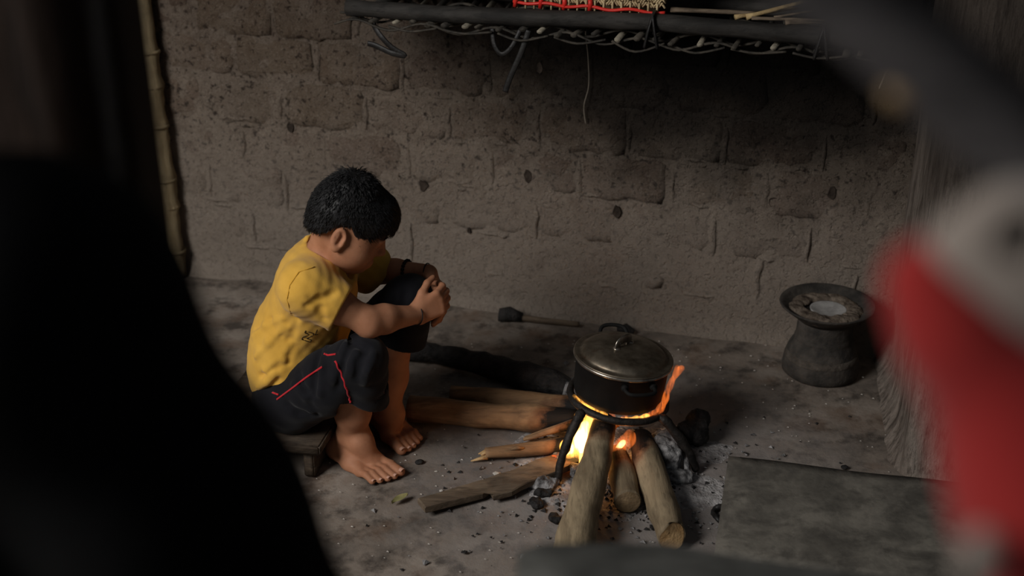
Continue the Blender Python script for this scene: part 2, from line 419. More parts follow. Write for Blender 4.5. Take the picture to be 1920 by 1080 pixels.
def flame_material(name, col, strength, z0, z1):
    t = NT(name); t.t.nodes.remove(t.b); e = t.n('ShaderNodeEmission'); e.inputs[0].default_value = (*col, 1)
    g = t.n('ShaderNodeTexCoord'); s_ = t.n('ShaderNodeSeparateXYZ'); t.l(g.outputs['Generated'], s_.inputs[0])
    r = t.math('MULTIPLY', t.ramp(s_.outputs[2], [(0, W3(z0)), (.35, W3(1.)), (1, W3(z1))]), t.ramp(t.noise(70, 3, .6, (1.6,1.6,.35), .8), [(.40, W3(.12)), (.56, W3(1.35))]))
    t.l(t.math('MULTIPLY', r, strength), e.inputs[1])
    t.l(e.outputs[0], [n for n in t.t.nodes if n.type == 'OUTPUT_MATERIAL'][0].inputs['Volume']); return t.m
M_flame = flame_material('flame', (1.0, .42, .07), 130, .6, .35)
M_flame_core = flame_material('flame_core', (1.0, .62, .22), 190, .7, .5)
M_flame_red = flame_material('flame_red', (1.0, .20, .03), 42, .7, .4)
def ember_material():
    t = NT('ember'); f = t.noise(45, 5, .6)
    t.l(t.ramp(f, [(.46, (0, 0, 0)), (.62, (1.0, .12, .02))]), t.b.inputs['Emission Color']); t.b.inputs['Emission Strength'].default_value = 1.6
    return t.out(t.ramp(f, [(.35, lin((120, 116, 114))), (.55, lin((30, 26, 25)))]), .9, t.bump(f, .8, .01), 0, .1)
M_ember = ember_material()
#==STRUCTURE==
# ------------------------------------------------------------------ the setting
fl = grid(lambda a, b: (lambda x, y: V(x, y, .004*nz((x,y,0),3)+.0022*nz((x,y,0),14,4)-.004))(-2.6+4.2*a, -.6+4.6*b), 150, 165)
floor = tag(MO('floor', *fl, M_floor, base=(0,0,0)), kind='structure')
def wn_(s, z): return .007*nz((s,z,0),6)+.004*nz((s,z,0),19,5)
wl = grid(lambda a, b: (lambda s, z: wall(s, wn_(s,z) + .02*max(0, 1-z/.05)**2*(1+nz((s,0,0),5)), z))(-1.35+3.66*a, -.03+2.2*b), 150, 96)
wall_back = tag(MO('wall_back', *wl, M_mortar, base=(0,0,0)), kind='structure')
# blocks in running bond, each a rough slab of its own standing a little out of the mortar
ROWS = [(.117,.27),(.250,.395),(.385,.268),(.520,.403),(.655,.262),(.787,.395),(.919,.262),(1.051,.395),(1.183,.262)]
def brick(s0, s1, z0, z1, out, seed):
    nu, nv = 10, 6; fr = []; 
    for j in range(nv):
        for i in range(nu):
            a, b = i/(nu-1), j/(nv-1); s = s0+(s1-s0)*a; z = z0+(z1-z0)*b
            edge = (i in (0,nu-1)) or (j in (0,nv-1)); cor = (i in (0,nu-1)) and (j in (0,nv-1))
            js, jz = .014*nz((s,z,seed),26,seed), .012*nz((s,z,seed),26,seed+9)
            if cor: s += (.005 if i == 0 else -.005); z += (.004 if j == 0 else -.004)
            n = out + .0065*nz((s,z,seed),13,seed)+.005*nz((s,z,0),38,seed) - (.0035 if edge else 0)
            fr.append((s+js*(1 if edge else .4), n, z+jz*(1 if edge else .4)))
    vs = [wall(*p) for p in fr]; fs = [(j*nu+i, j*nu+i+1, (j+1)*nu+i+1, (j+1)*nu+i) for j in range(nv-1) for i in range(nu-1)]
    ring = [i for i in range(nu)]+[j*nu+nu-1 for j in range(1,nv)]+[(nv-1)*nu+i for i in range(nu-2,-1,-1)]+[j*nu for j in range(nv-2,0,-1)]
    o = len(vs)
    for i in ring: p = fr[i]; vs.append(wall(p[0], -.03, p[2]))
    m = len(ring)
    for k in range(m): fs.append((ring[k], o+k, o+(k+1) % m, ring[(k+1) % m]))
    return vs, fs
bi = 0
for ri, (z, off) in enumerate(ROWS):
    proud = [-.002, -.0005, .001, .002, .003, .0035, .004, .004, .004][ri]
    for k in range(-3, 9):
        j0 = off + .262*k; s0, s1 = j0+.013, j0+.262-.013
        s0 += random.uniform(-.009,.009); s1 += random.uniform(-.009,.009)
        if s0 > 2.17 or s1 < -.35: continue
        s1 = min(s1, 2.19); bi += 1
        if s1-s0 < .05: continue
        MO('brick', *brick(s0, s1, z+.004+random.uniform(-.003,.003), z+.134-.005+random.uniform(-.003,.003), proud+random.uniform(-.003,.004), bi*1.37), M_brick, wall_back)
# right wall: streaked plaster running towards the viewer
RC = V(1.077, 3.282, 0); RD = unit(V(.932-1.077, 2.588-3.282, 0)); RNn = V(-RD[1], RD[0], 0); RNn = RNn if RNn[0] < 0 else -RNn
def rwall(t, n, z): return RC + RD*t + RNn*n + V(0,0,z)
RE = .70                            # the plastered wall ends here and turns away to the right
def rpath(t, n, z):
    if t <= RE: return rwall(t, n, z)
    return rwall(RE, 0, 0) + WD*(t-RE) - unit(V(-WN[0],-WN[1],0))*n + V(0,0,z)
rw = grid(lambda a, b: (lambda t, z: rpath(t, (.010*nz((t*6,z*1.3,0),1,2)+.006*nz((t*24,z*4,0),1,7))*min(1,abs(t-RE)/.03)+.03*max(0,1-z/.10)**2*min(1,abs(t-RE)/.06), z))(-.02+1.5*a, -.03+2.2*b), 130, 60)
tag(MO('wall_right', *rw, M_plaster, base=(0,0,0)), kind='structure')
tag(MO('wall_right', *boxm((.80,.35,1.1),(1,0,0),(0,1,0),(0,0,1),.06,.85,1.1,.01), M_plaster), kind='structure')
# smears of mortar squeezed out of the upright joints, and dark patches painted as shaded holes
def smear(s, z0, z1, w, pr, seed):
    nu, nv = 5, 8
    def fn(a, b):
        ww = w*(.75+.7*nz((b*3,seed,0),1))*(math.sin(math.pi*(.12+.76*b))**.5)
        n = -.006+(pr+.006)*math.sin(math.pi*a)**.6*math.sin(math.pi*(.06+.88*b))**.4 + .002*nz((a*5,b*9,seed),1)
        return wall(s+(a-.5)*2*ww+.008*nz((b*2.5,seed,2),1), n, z0+(z1-z0)*b)
    return grid(fn, nu, nv)
rs = random.Random(5)
for ri, (z, off) in enumerate(ROWS):
    for k in range(-2, 9):
        s = off+.262*k+rs.uniform(-.006,.006)
        if s > 2.14 or s < .05 or rs.random() < .22: continue
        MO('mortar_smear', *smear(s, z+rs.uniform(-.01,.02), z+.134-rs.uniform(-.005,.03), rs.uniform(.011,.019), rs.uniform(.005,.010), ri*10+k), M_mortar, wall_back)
for k in range(46):
    s, z = rs.uniform(.1,2.1), rs.choice([r[0] for r in ROWS[:7]])+rs.uniform(-.012,.012); L = rs.uniform(.03,.13)
    def ridge(a, b, s=s, z=z, L=L, k=k): return wall(s+(a-.5)*L, -.006+.014*math.sin(math.pi*b)*math.sin(math.pi*(.05+.9*a))+.002*nz((a*9,b*4,k),1), z+(b-.5)*.018*(1+.6*nz((a*4,k,0),1))+.006*nz((a*3,k,7),1))
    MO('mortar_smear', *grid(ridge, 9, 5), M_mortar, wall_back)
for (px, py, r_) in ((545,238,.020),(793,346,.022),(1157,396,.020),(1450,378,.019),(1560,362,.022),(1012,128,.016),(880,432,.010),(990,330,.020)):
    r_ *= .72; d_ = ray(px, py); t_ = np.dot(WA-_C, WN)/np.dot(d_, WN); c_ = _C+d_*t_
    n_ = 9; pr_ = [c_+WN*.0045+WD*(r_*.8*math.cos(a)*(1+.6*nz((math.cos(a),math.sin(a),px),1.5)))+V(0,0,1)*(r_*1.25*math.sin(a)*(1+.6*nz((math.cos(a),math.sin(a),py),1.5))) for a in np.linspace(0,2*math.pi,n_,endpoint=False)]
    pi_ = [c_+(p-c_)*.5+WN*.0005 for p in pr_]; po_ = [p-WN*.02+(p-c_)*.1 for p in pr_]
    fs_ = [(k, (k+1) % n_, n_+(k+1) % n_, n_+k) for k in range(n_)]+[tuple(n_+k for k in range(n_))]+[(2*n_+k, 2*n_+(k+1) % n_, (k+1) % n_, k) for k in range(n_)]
    MO('painted_hole', pr_+pi_+po_, fs_, M_hole_shade, wall_back, smooth=False)  # shallow dish; its dark colour stands in for the shade of a deep hole
# left wall with the open doorway the light falls through (out of the frame)
lx = -2.6
for nm, y0, y1, z0, z1 in (('wall_left', 1.75, 4.0, 0, 2.2),('wall_left', -.6, .45, 0, 2.2)):
    tag(MO(nm, *boxm((lx,(y0+y1)/2,(z0+z1)/2),(1,0,0),(0,1,0),(0,0,1),.06,(y1-y0)/2,(z1-z0)/2,.01), M_mortar), kind='structure')

# ------------------------------------------------------------------ posts at the left
pb = Dp(303, 0, 1.0); P0, P1 = wall(.015, .045, 0), wall(-.012, .045, 2.15)
bp = thing('bamboo_pole', P0, 'thin pale knobbly bamboo pole standing at the left end of the block wall', 'pole')
zs = np.linspace(0, 1, 90); rr = []
nodes = [.04+.062*i+.012*math.sin(i*2.3) for i in range(16)]
for t_ in zs: rr.append(.026+.005*nz((0,0,t_*2.15),7)+sum(.006*math.exp(-((t_-q)/.006)**2) for q in nodes))
MO('culm', *tube([P0+(P1-P0)*t_+V(.004*nz((0,t_*2,0),5),0,0) for t_ in zs], rr, 14, rough=.12, sc=40), M_bamboo, bp)
for q in nodes[:14]: MO('node', *tube([P0+(P1-P0)*(q-.002), P0+(P1-P0)*(q+.002)], .0335, 12, rough=.08, sc=50), M_bamboo, bp)
dp = thing('door_post', (-.47,.985,0), 'dark brown wooden door post, out of focus at the left edge behind the black-clad person', 'post')
MO('post', *boxm((-.486,.985,1.2),(1,0,0),(0,1,0),(0,0,1),.192,.045,1.2,.006,6), M_post, dp)
MO('stop_strip', *boxm((-.50,1.04,1.2),(1,0,0),(0,1,0),(0,0,1),.14,.012,1.2,.003), M_post, dp)

# ------------------------------------------------------------------ rack over the hearth
RZ = .965; RN = .30
def rk(s, n, z): return wall(s, n, z)
S0, S1 = .755, 2.13
rack = thing('drying_rack', rk(1.45, .15, RZ-.03), 'blackened wooden rack hanging on the wall above the fire', 'rack')
MO('front_beam', *tube([rk(s, RN, RZ+.006*math.sin(s*5)) for s in np.linspace(S0, S1, 24)], [.021]*24, 10, rough=.10, sc=14), M_rack, rack)
MO('rear_beam', *tube([rk(s, .035, RZ) for s in np.linspace(S0, S1, 16)], [.022]*16, 10, rough=.10, sc=14), M_rack, rack)
for i in range(28):
    s = S0+.03+i*(S1-S0-.06)/27+random.uniform(-.008,.008); z = RZ-.030+random.uniform(-.006,.004); ext = random.uniform(.0,.022)
    MO('slat', *tube([rk(s, .012, z), rk(s+.01, .15, z-.003), rk(s+random.uniform(-.012,.012), RN+.018+ext, z)], random.uniform(.006,.010), 7, flat=.7, rough=.15, sc=30),
       M_knob if i % 4 == 2 else M_slat, rack)
for r_ in range(4):     # split canes woven lengthways under and over the slats
    nn = [.315, .27, .18, .09][r_]; ph = r_*1.7
    pts = [rk(s, nn+.008*math.sin(s*9+ph), RZ-.034+.011*math.sin(s*34+ph)-.006*(r_ == 0)) for s in np.linspace(S0-.03, S1-.02, 100)]
    MO('woven_cane', *tube(pts, .0065, 6, flat=.5, rough=.2, sc=30), M_slat, rack)
for i in range(9):
    s = S0+.12+i*.145
    pts = [rk(s, RN+.022, RZ-.04), rk(s+.06, RN+.026, RZ-.052+random.uniform(-.01,.008)), rk(s+.13, RN+.022, RZ-.038)]
    MO('loose_cane', *tube(spline(pts, 5), .005, 6, flat=.6), M_slat, rack)
for s in (1.552, 1.955):
    for d in (-.012, .012):
        lp = [rk(s+d*1.3, RN+.026, RZ-.05), rk(s+d*.6, RN+.028, RZ-.005), rk(s, RN+.015, RZ+.026), rk(s, RN-.03, RZ+.02), rk(s, RN-.03, RZ-.03)]
        MO('lashing', *tube(spline(lp, 5), .008, 7, flat=.45), M_strap, rack)
for s in (.83, 2.05):
    MO('bracket', *tube([rk(s, .004, RZ-.004), rk(s, RN+.01, RZ-.004)], .016, 8, rough=.1), M_rack, rack)

def strap(name, pts, w, label, flat=.16, mat=None):
    o = MO(name, *tube(spline(pts, 8), w, 8, flat=flat, up=WN), mat or M_strap); return tag(o, label, 'strap')
hz = RZ-.035
strap('hanging_strap', [rk(0.818,.30,hz+.004), rk(0.846,.315,.90), rk(0.878,.315,.868), rk(0.911,.31,.848), rk(0.878,.315,.853), rk(0.833,.31,.868), rk(0.810,.308,.872)], .0075,
      'black strap hanging folded from the left end of the rack', .35)
strap('hanging_strap', [rk(1.147,.31,hz+.004), rk(1.154,.318,.895), rk(1.174,.32,.872), rk(1.200,.32,.892), rk(1.220,.31,hz+.004)], .006, 'short black strap looping in a curve below the rack', .3)
strap('hanging_strap', [rk(1.243,.315,hz+.006), rk(1.225,.32,.88), rk(1.197,.32,.815), rk(1.183,.32,.775)], .0075, 'straight black strap end hanging down beside the looped strap', .25)
tag(MO('hanging_thread', *tube(spline([rk(1.337,.015,.93), rk(1.324,.017,.87), rk(1.332,.017,.80), rk(1.336,.017,.72), rk(1.324,.017,.66), rk(1.330,.017,.61)], 8), .0014, 5), M_thread),
    'thin pale thread hanging down the sooty wall', 'thread')
tag(MO('hanging_straw', *tube(spline([rk(2.105,.22,RZ-.028), rk(2.112,.20,.88), rk(2.098,.20,.82)], 8), [.0012]*8+[.002]*8+[.0008], 5), M_thread), 'curved dry straw hanging at the right end of the rack', 'straw')

# basket on the rack: herringbone cane with a red plastic band
B0, B1 = 1.195, 1.577
bk = thing('cane_basket', rk(1.386, .17, RZ+.022), 'pale woven cane basket with a red lower band standing on the rack', 'basket')
zb = RZ+.018
MO('inner_wall', *boxm(rk(1.386,.165,zb+.16), WD, WN, V(0,0,1), .180,.108,.16,.02), M_weave, bk)
st = []
for r_ in range(14):
    z = zb+.026+r_*.0115
    for k in range(58):
        s = B0+.006+k*(B1-B0-.012)/57
        sg = 1 if (k//3) % 2 == 0 else -1
        st.append(tube([rk(s-.005, .278+.003*(r_ % 2), z-.006*sg), rk(s+.005, .281-.003*(r_ % 2), z+.006*sg)], .0042, 5, flat=.6))
tag(MO('herringbone_weave', *join(st), M_weave, bk), kind='stuff')
MO('lower_band', *tube([rk(s, .287+.002*math.sin(s*40), zb+.010+.003*math.sin(s*60)+.014*(1.577-s)) for s in np.linspace(B0, B1, 40)], .006, 7, flat=.7), M_redpl, bk)
for s in (1.20, 1.265, 1.325, 1.39):
    MO('red_tie', *tube([rk(s, .285, zb+.004), rk(s+.003, .290, zb+.022), rk(s, .285, zb+.036)], .0065, 6), M_redpl, bk)
for k in range(17):
    s = B0+.01+k*.022
    MO('upright', *tube([rk(s,.284,zb), rk(s,.286,zb+.03)], .003, 5), M_weave, bk)
# kindling lying on the right half of the rack
kd = [((1.770,.27,RZ+.026),(1.955,.20,RZ+.075),.008,1),((1.745,.28,RZ+.027),(1.885,.20,RZ+.040),.007,1),((1.785,.285,RZ+.028),(1.995,.29,RZ+.036),.006,0),((1.835,.25,RZ+.025),(2.015,.16,RZ+.05),.005,0),((1.585,.25,RZ+.029),(1.795,.24,RZ+.030),.009,0),((1.865,.30,RZ+.026),(1.965,.27,RZ+.028),.009,0)]
names = ['pale split stick slanting up with a knotted end on the rack','short pale stick with a chopped butt end under the slanting one','thin brown stick lying level along the front of the rack','thinnest stick at the back of the kindling on the rack','long dark stick lying between the basket and the kindling','curled brown bark strip under the kindling sticks']
for (a, b, r_, pale), lb in zip(kd, names):
    A_, B_ = rk(*a), rk(*b)
    o = MO('kindling_stick', *tube([A_+(B_-A_)*t_ for t_ in np.linspace(0,1,10)], [r_*(1.35 if (i == 0 and pale) else 1-.03*i) for i in range(10)], 8, flat=.7, rough=.15, sc=60), M_kind if pale else M_bark)
    tag(o, lb, 'stick', 'kindling on the rack')
# ------------------------------------------------------------------ hearth
FIRE = V(.215, 2.66, .03)
def log(name, pts, rads, mat, label, char0=.10, char1=.26, seed=0, cut=None, knots=(), cutmat=None, n=26, m=26, group='firewood feeding the fire', bump=.10, chop=False):
    sp = spline(pts, 8); L = np.cumsum([0]+[np.linalg.norm(sp[i+1]-sp[i]) for i in range(len(sp)-1)]); T = np.linspace(0, L[-1], m)
    ctr = [V(*[np.interp(t, L, [p[c] for p in sp]) for c in range(3)]) for t in T]
    rl = [np.interp(t/L[-1], np.linspace(0,1,len(rads)), rads) for t in T]
    vs, fs = tube(ctr, rl, n, rough=bump, sc=9, seed=seed, cap=False)
    vs = np.array(vs)
    for (t, a, h, w) in knots:      # swellings
        i = int(t*(m-1)); p = vs[i*n+int(a*n) % n]; d = np.linalg.norm(vs-p, axis=1); c = ctr[i]
        g = np.exp(-(d/w)**2)[:,None]; vs = vs + unit(p-c)[None]*h*g - unit(p-c)[None]*h*1.1*np.exp(-(d/(w*.4))**2)[:,None]
    vs = [v for v in vs]
    if chop:                        # axe-cut slanting end
        ax = unit(ctr[0]-ctr[3]); x, y = frame(ax)
        for k in range(n):
            o = vs[k]-ctr[0]; vs[k] = vs[k] + ax*(-.9*max(0, np.dot(o, V(.75,0,.65))))
    o0 = len(vs); vs.append(sum(vs[:n])/n); fs += [(o0, (k+1) % n, k) for k in range(n)]
    o1 = len(vs); vs.append(sum(vs[(m-1)*n:m*n])/n); fs += [(o1, (m-1)*n+k, (m-1)*n+(k+1) % n) for k in range(n)]
    ch = [1-np.clip((np.linalg.norm((v-FIRE)*V(1,1,.6))-char0)/(char1-char0), 0, 1) for v in vs]
    o = tag(MO(name, vs, fs, mat, attr={'char': ch}), label, 'log', group)
    if cut is not None:             # end grain face as a disc just proud of the end
        e = unit(ctr[0]-ctr[2]); ring = [ctr[0]+(vs[k]-ctr[0])*.93+e*.0015 for k in range(n)]; ring2 = [ctr[0]+(vs[k]-ctr[0])*.5+e*.003 for k in range(n)]
        if chop: ring = [vs[o0]+(vs[k]-vs[o0])*.9+e*.002 for k in range(n)]; ring2 = [vs[o0]+(vs[k]-vs[o0])*.45+e*.003 for k in range(n)]
        f2 = [(k, (k+1) % n, n+(k+1) % n, n+k) for k in range(n)]+[tuple(n+k for k in range(n))]
        MO('cut_end', ring+ring2, f2, cut, o)
    return o
log('log', [V(.118,2.195,.040), V(.150,2.33,.056), V(.190,2.50,.083), V(.222,2.645,.112)], [.040,.040,.038,.036,.028], M_logY, 'thickest log, slanting up from the foreground to under the pot', .05, .17, 1, M_oldcut, [(.30,.30,.008,.02),(.55,.15,.006,.012),(.12,.6,.01,.03)])
log('log', [V(.263,2.425,.034), V(.258,2.52,.038), V(.250,2.615,.045)], [.031,.032,.030,.026], M_logY, 'short round log with a flat sawn end, between the two long front logs', .06, .19, 4, M_oldcut)
log('log', [V(.347,2.285,.036), V(.338,2.40,.040), V(.322,2.54,.050), V(.312,2.66,.058)], [.034,.038,.036,.035,.027], M_logY, 'rough grey log with a chopped pale end, rightmost of the front logs', .08, .19, 8, M_cut, [(.25,.3,.008,.02)], chop=True)
log('log', [V(-.262,2.843,.034), V(-.12,2.815,.036), V(.05,2.79,.037), V(.165,2.765,.045)], [.033,.034,.033,.036,.030], M_logX, 'long brown log lying from behind the boy\'s feet into the fire', .11, .24, 12, M_oldcut, [(.72,.25,.008,.022)])
log('log', [V(-.16,2.925,.027), V(.0,2.895,.028), V(.13,2.865,.030), V(.20,2.84,.034)], [.024,.028,.027,.026], M_logX, 'brown log half hidden behind the long brown log', .14, .30, 15)
o = log('log', [V(-.065,2.652,.020), V(.03,2.665,.022), V(.10,2.672,.026), V(.165,2.685,.034)], [.013,.016,.018,.018,.016], M_logX, 'thin pale stick with a splintered broken end, left of the fire', .08, .16, 19)
sp = [tube([V(-.060,2.652,.020)+V(0,dy,dz), V(-.088-l,2.648+dy*1.3,.016+dz*1.2-.004)], [.007,.0015], 6) for dy,dz,l in ((-.006,-.006,.012),(.004,.004,-.006),(.006,-.004,-.012),(-.002,.006,-.012))]
MO('splintered_end', *join(sp), M_cut, o)
MO('bark_tear', *tube([V(-.005,2.648,.033), V(.012,2.649,.038), V(.03,2.652,.035)], [.002,.008,.002], 8, flat=.5), M_logX, o, attr={'char': [0]*24})
# split wedge under the ring
wv = [V(.025,2.715,.012),V(.030,2.742,.010),V(.155,2.755,.040),V(.150,2.722,.046),V(.028,2.728,.020),V(.156,2.735,.072)]
wf = [(0,3,2,1),(0,1,4),(3,5,2),(1,2,5,4),(0,4,5,3)]
wb = bmesh.new(); [wb.verts.new(v) for v in wv]; wb.verts.ensure_lookup_table(); [wb.faces.new([wb.verts[i] for i in f]) for f in wf]
bmesh.ops.bevel(wb, geom=list(wb.edges), offset=.003, segments=2, affect='EDGES'); bmesh.ops.subdivide_edges(wb, edges=list(wb.edges), cuts=2, use_grid_fill=True); wb.verts.index_update()
wv = [np.array(v.co)+.002*nz(v.co,60) for v in wb.verts]; wf = [tuple(v.index for v in f.verts) for f in wb.faces]; wb.free()
tag(MO('split_log', wv, wf, M_logX, attr={'char': [1-np.clip((np.linalg.norm(v-FIRE)-.08)/.08,0,1) for v in wv]}), 'split wedge of firewood on top of the thin pale stick', 'log', 'firewood feeding the fire')
# flat grey slab with a step broken out of its edge
sl = [Zp(783,940,.02),Zp(797,958,.02),Zp(905,928,.02),Zp(918,918,.02),Zp(925,933,.02),Zp(960,925,.02),Zp(1010,900,.02),Zp(1045,888,.02),Zp(1085,872,.02),Zp(1088,838,.02),Zp(1030,858,.02),Zp(960,884,.02),Zp(880,908,.02)]
vs, fs = prism([p[:2] for p in sl], .010, .026, .006, .003)
bmx = bmesh.new(); bv = [bmx.verts.new(v) for v in vs]; [bmx.faces.new([bv[i] for i in f]) for f in fs]; bmesh.ops.triangulate(bmx, faces=list(bmx.faces)); bmesh.ops.subdivide_edges(bmx, edges=list(bmx.edges), cuts=2, use_grid_fill=True); bmx.verts.index_update()
vs = [np.array(v.co)+V(0,0,.006*nz(v.co,14)+.03*max(0,(v.co.x-.02))*.5) for v in bmx.verts]; fs = [tuple(v.index for v in f.verts) for f in bmx.faces]; bmx.free()
tag(MO('wood_slab', vs, fs, M_bark, smooth=False, attr={'char': [.9*(1-np.clip((np.linalg.norm(v-FIRE)-.06)/.13,0,1)) for v in vs]}), 'flat grey slab of wood with a stepped edge, nearest the boy\'s front foot', 'log', 'firewood feeding the fire')
M_blacklog = M_char
log('charred_log', [V(-.32,3.20,.030), V(-.10,3.09,.032), V(.06,3.0,.036), V(.165,2.925,.040)], [.030,.032,.034,.030], M_char, 'black charred log lying behind the brown logs, pointing at the pot', 0, .01, 23, None, bump=.3)
e_ = MO('ash_tip', *tube([V(.150,2.932,.040), V(.172,2.918,.040), V(.184,2.91,.038)], [.028,.026,.012], 12, rough=.4, sc=60), M_ashy, bpy.data.objects['charred_log'])
# thin charred stick along the foot of the wall
o = log('charred_stick', [wall(1.125,.075,.014), wall(1.22,.068,.010), wall(1.335,.060,.008)], [.012,.009,.008,.007], M_bark, 'thin pale stick with a burnt black butt along the foot of the wall', 0,.01, 31, group=None)
o['category'] = 'stick'
MO('burnt_butt', *tube([wall(1.095,.078,.018), wall(1.125,.075,.018), wall(1.165,.072,.014)], [.018,.021,.012], 10, rough=.4, sc=50), M_char, o)
tag(MO('charred_chip', *tube([wall(1.45,.07,.012), wall(1.475,.065,.014), wall(1.50,.068,.010)], [.008,.016,.007], 8, rough=.4, sc=50), M_char), 'small dark burnt chip lying behind the pot', 'chip')

# ash bed, flakes and burnt chunks
def ashz(x, y):
    d = math.hypot((x-.27)/1.15, y-2.62); e = max(0, 1-d/.30)
    return -.010 + .030*e**.9*(.75+.9*nz((x,y,0),9)) + .010*e*nz((x,y,0),30,2) + .006*e*nz((x,y,0),70,3)
tag(MO('ash_bed', *grid(lambda a, b: (lambda x, y: V(x, y, ashz(x,y)))(-.10+.74*a, 2.24+.76*b), 110, 112), M_ash), 'low bed of pale grey ash spread under the iron stand', 'ash', kind='stuff')
fk = []
for i in range(950):
    a = random.uniform(0, 2*math.pi); d = abs(random.gauss(0, .23)); x, y = .27+d*math.cos(a)*1.2, 2.52+d*math.sin(a)
    if math.hypot(x-.25, y-2.7) < .06: continue
    z = max(0, ashz(x, y)); r_ = random.uniform(.002, .0075)*(1.5 if random.random() < .12 else 1); c = V(x, y, z)
    h = r_*random.uniform(.3,.9); th = random.uniform(0,6.28)
    pts = [c+V(r_*math.cos(th+k*2.1)*random.uniform(.5,1.4), r_*math.sin(th+k*2.1), 0) for k in range(3)]+[c+V(0,0,h)]
    fk.append((pts, [(0,1,3),(1,2,3),(2,0,3),(0,2,1)], random.random() < .45))
tag(MO('ash_flakes', *join([(p, f) for p, f, b in fk if not b]), M_ashy, smooth=False), 'scatter of white ash flakes and chips round the fire', 'ash', kind='stuff')
tag(MO('charcoal_crumbs', *join([(p, f) for p, f, b in fk if b]), M_char, smooth=False), 'scatter of black charcoal crumbs round the fire', 'charcoal', kind='stuff')
def chunk(name, c, r, mat, label, cat, seed, sx=(1,1,1), lumps=5, h=.004, rough=.006):
    c = np.asarray(c, float); R = max(r*max(sx)*1.5, .02); S = SDF(c-R, c+R, h); rs = random.Random(seed)
    for k in range(lumps):
        q = c+V(rs.uniform(-.55,.55)*r*sx[0], rs.uniform(-.55,.55)*r*sx[1], rs.uniform(-.4,.4)*r*sx[2])
        S.ell(q, V(*sx)*r*rs.uniform(.38,.62), k=.008)
    P, F_ = S.mesh(); N_ = normals_of(P, F_)
    P = np.array([p+n_*(rough*nz(p,45,seed)+rough*.7*nz(p,110,seed)) for p, n_ in zip(P, N_)])
    o = MO(name, P, F_, mat)
    return tag(o, label, cat) if label else o
chunk('burnt_log_stub', (.372,2.648,.036), .062, M_ashy, 'big ash-whitened stub of burnt log by the right leg of the stand', 'log', 3, (.8,1.15,.72), 9)
chunk('burnt_log_stub', (.455,2.745,.040), .055, M_char, 'black burnt stub behind the ash-white one', 'log', 5, (.8,.9,.8), 7)
chunk('ash_clod', (.385,2.560,.012), .040, M_ashy, 'flat grey clod of ash in front of the white stub', 'ash', 6, (1.3,.9,.45), 7)
for i, (x, y, r_, lb) in enumerate([(.415,2.600,.010,'white curved strip of ash leaning on the burnt stub'),(.395,2.60,.006,'short white splinter of ash beside the curved strip')]):
    tag(MO('ash_strip', *tube(spline([V(x-.016,y+.035,.052), V(x,y+.012,.040), V(x+.002,y-.030,.010)],5), [.003]+[r_*.8]*9+[.004], 7, flat=.5, rough=.2), M_ashy), lb, 'ash')
chunk('ash_clod', (.085,2.545,.012), .036, M_ashy, 'crumbly grey ash clod at the foot of the left stand leg', 'ash', 8, (1.2,.9,.5), 6, .003)
chunk('charcoal_lump', (.160,2.585,.018), .026, M_ashy, 'square charcoal lump with grey ash skin below the flame', 'charcoal', 9, (1,1,.9), 5, .003, .004)
chunk('charcoal_lump', (.235,2.705,.075), .040, M_char, 'black charcoal lump under the middle of the pot', 'charcoal', 14, (1.3,.8,.7), 6)
chunk('ember', (.235,2.60,.028), .024, M_ember, 'glowing red ember between the thick log and the short log', 'ember', 11, (.6,1.5,.8), 5, .003)
chunk('ember', (.130,2.63,.022), .028, M_ember, 'glowing ember bed left of the flame', 'ember', 12, (1.3,.8,.6), 5, .003)
for i, (x, y) in enumerate([(.075,2.50),(.10,2.40),(.05,2.46)]):
    chunk('charcoal_lump', (x,y,.008), .018, M_char, ['dark charcoal crumb pile left of the thick log','dark charcoal piece nearest the viewer left of the thick log','dark charcoal splinter pile farthest left of the thick log'][i], 'charcoal', 20+i, (1.2,.9,.5), 5, .003)

# iron stand
TC = V(.257, 2.70, .150); TL = math.radians(7)
TR = np.array([[math.cos(TL),0,math.sin(TL)],[0,1,0],[-math.sin(TL),0,math.cos(TL)]])
tr = thing('fire_stand', (.257,2.70,0), 'three-legged black iron ring stand over the fire', 'stand')
MO('ring', *tube([TC+TR@V(.117*math.cos(a),.117*math.sin(a),0) for a in np.linspace(0,2*math.pi,57)], .0092, 9, rough=.10, sc=50, cap=False), M_iron, tr)
for foot, ang in ((V(.107,2.554,.0),224),(V(.442,2.600,.0),322),(V(.215,2.915,.0),100)):
    a = math.radians(ang); top = TC+TR@V(.117*math.cos(a),.117*math.sin(a),-.004); out = unit(V(foot[0]-TC[0],foot[1]-TC[1],0))
    sh = top+out*.028+V(0,0,-.014); mid = sh*.45+(foot+V(0,0,.012))*.55+out*.010
    MO('leg', *tube(spline([top-out*.006+V(0,0,.002), top+out*.012, sh, mid, foot+V(0,0,.005)], 6), [.0095]*6+[.0125]*6+[.0115]*6+[.0095]*6+[.0090], 9, rough=.22, sc=45), M_iron, tr)

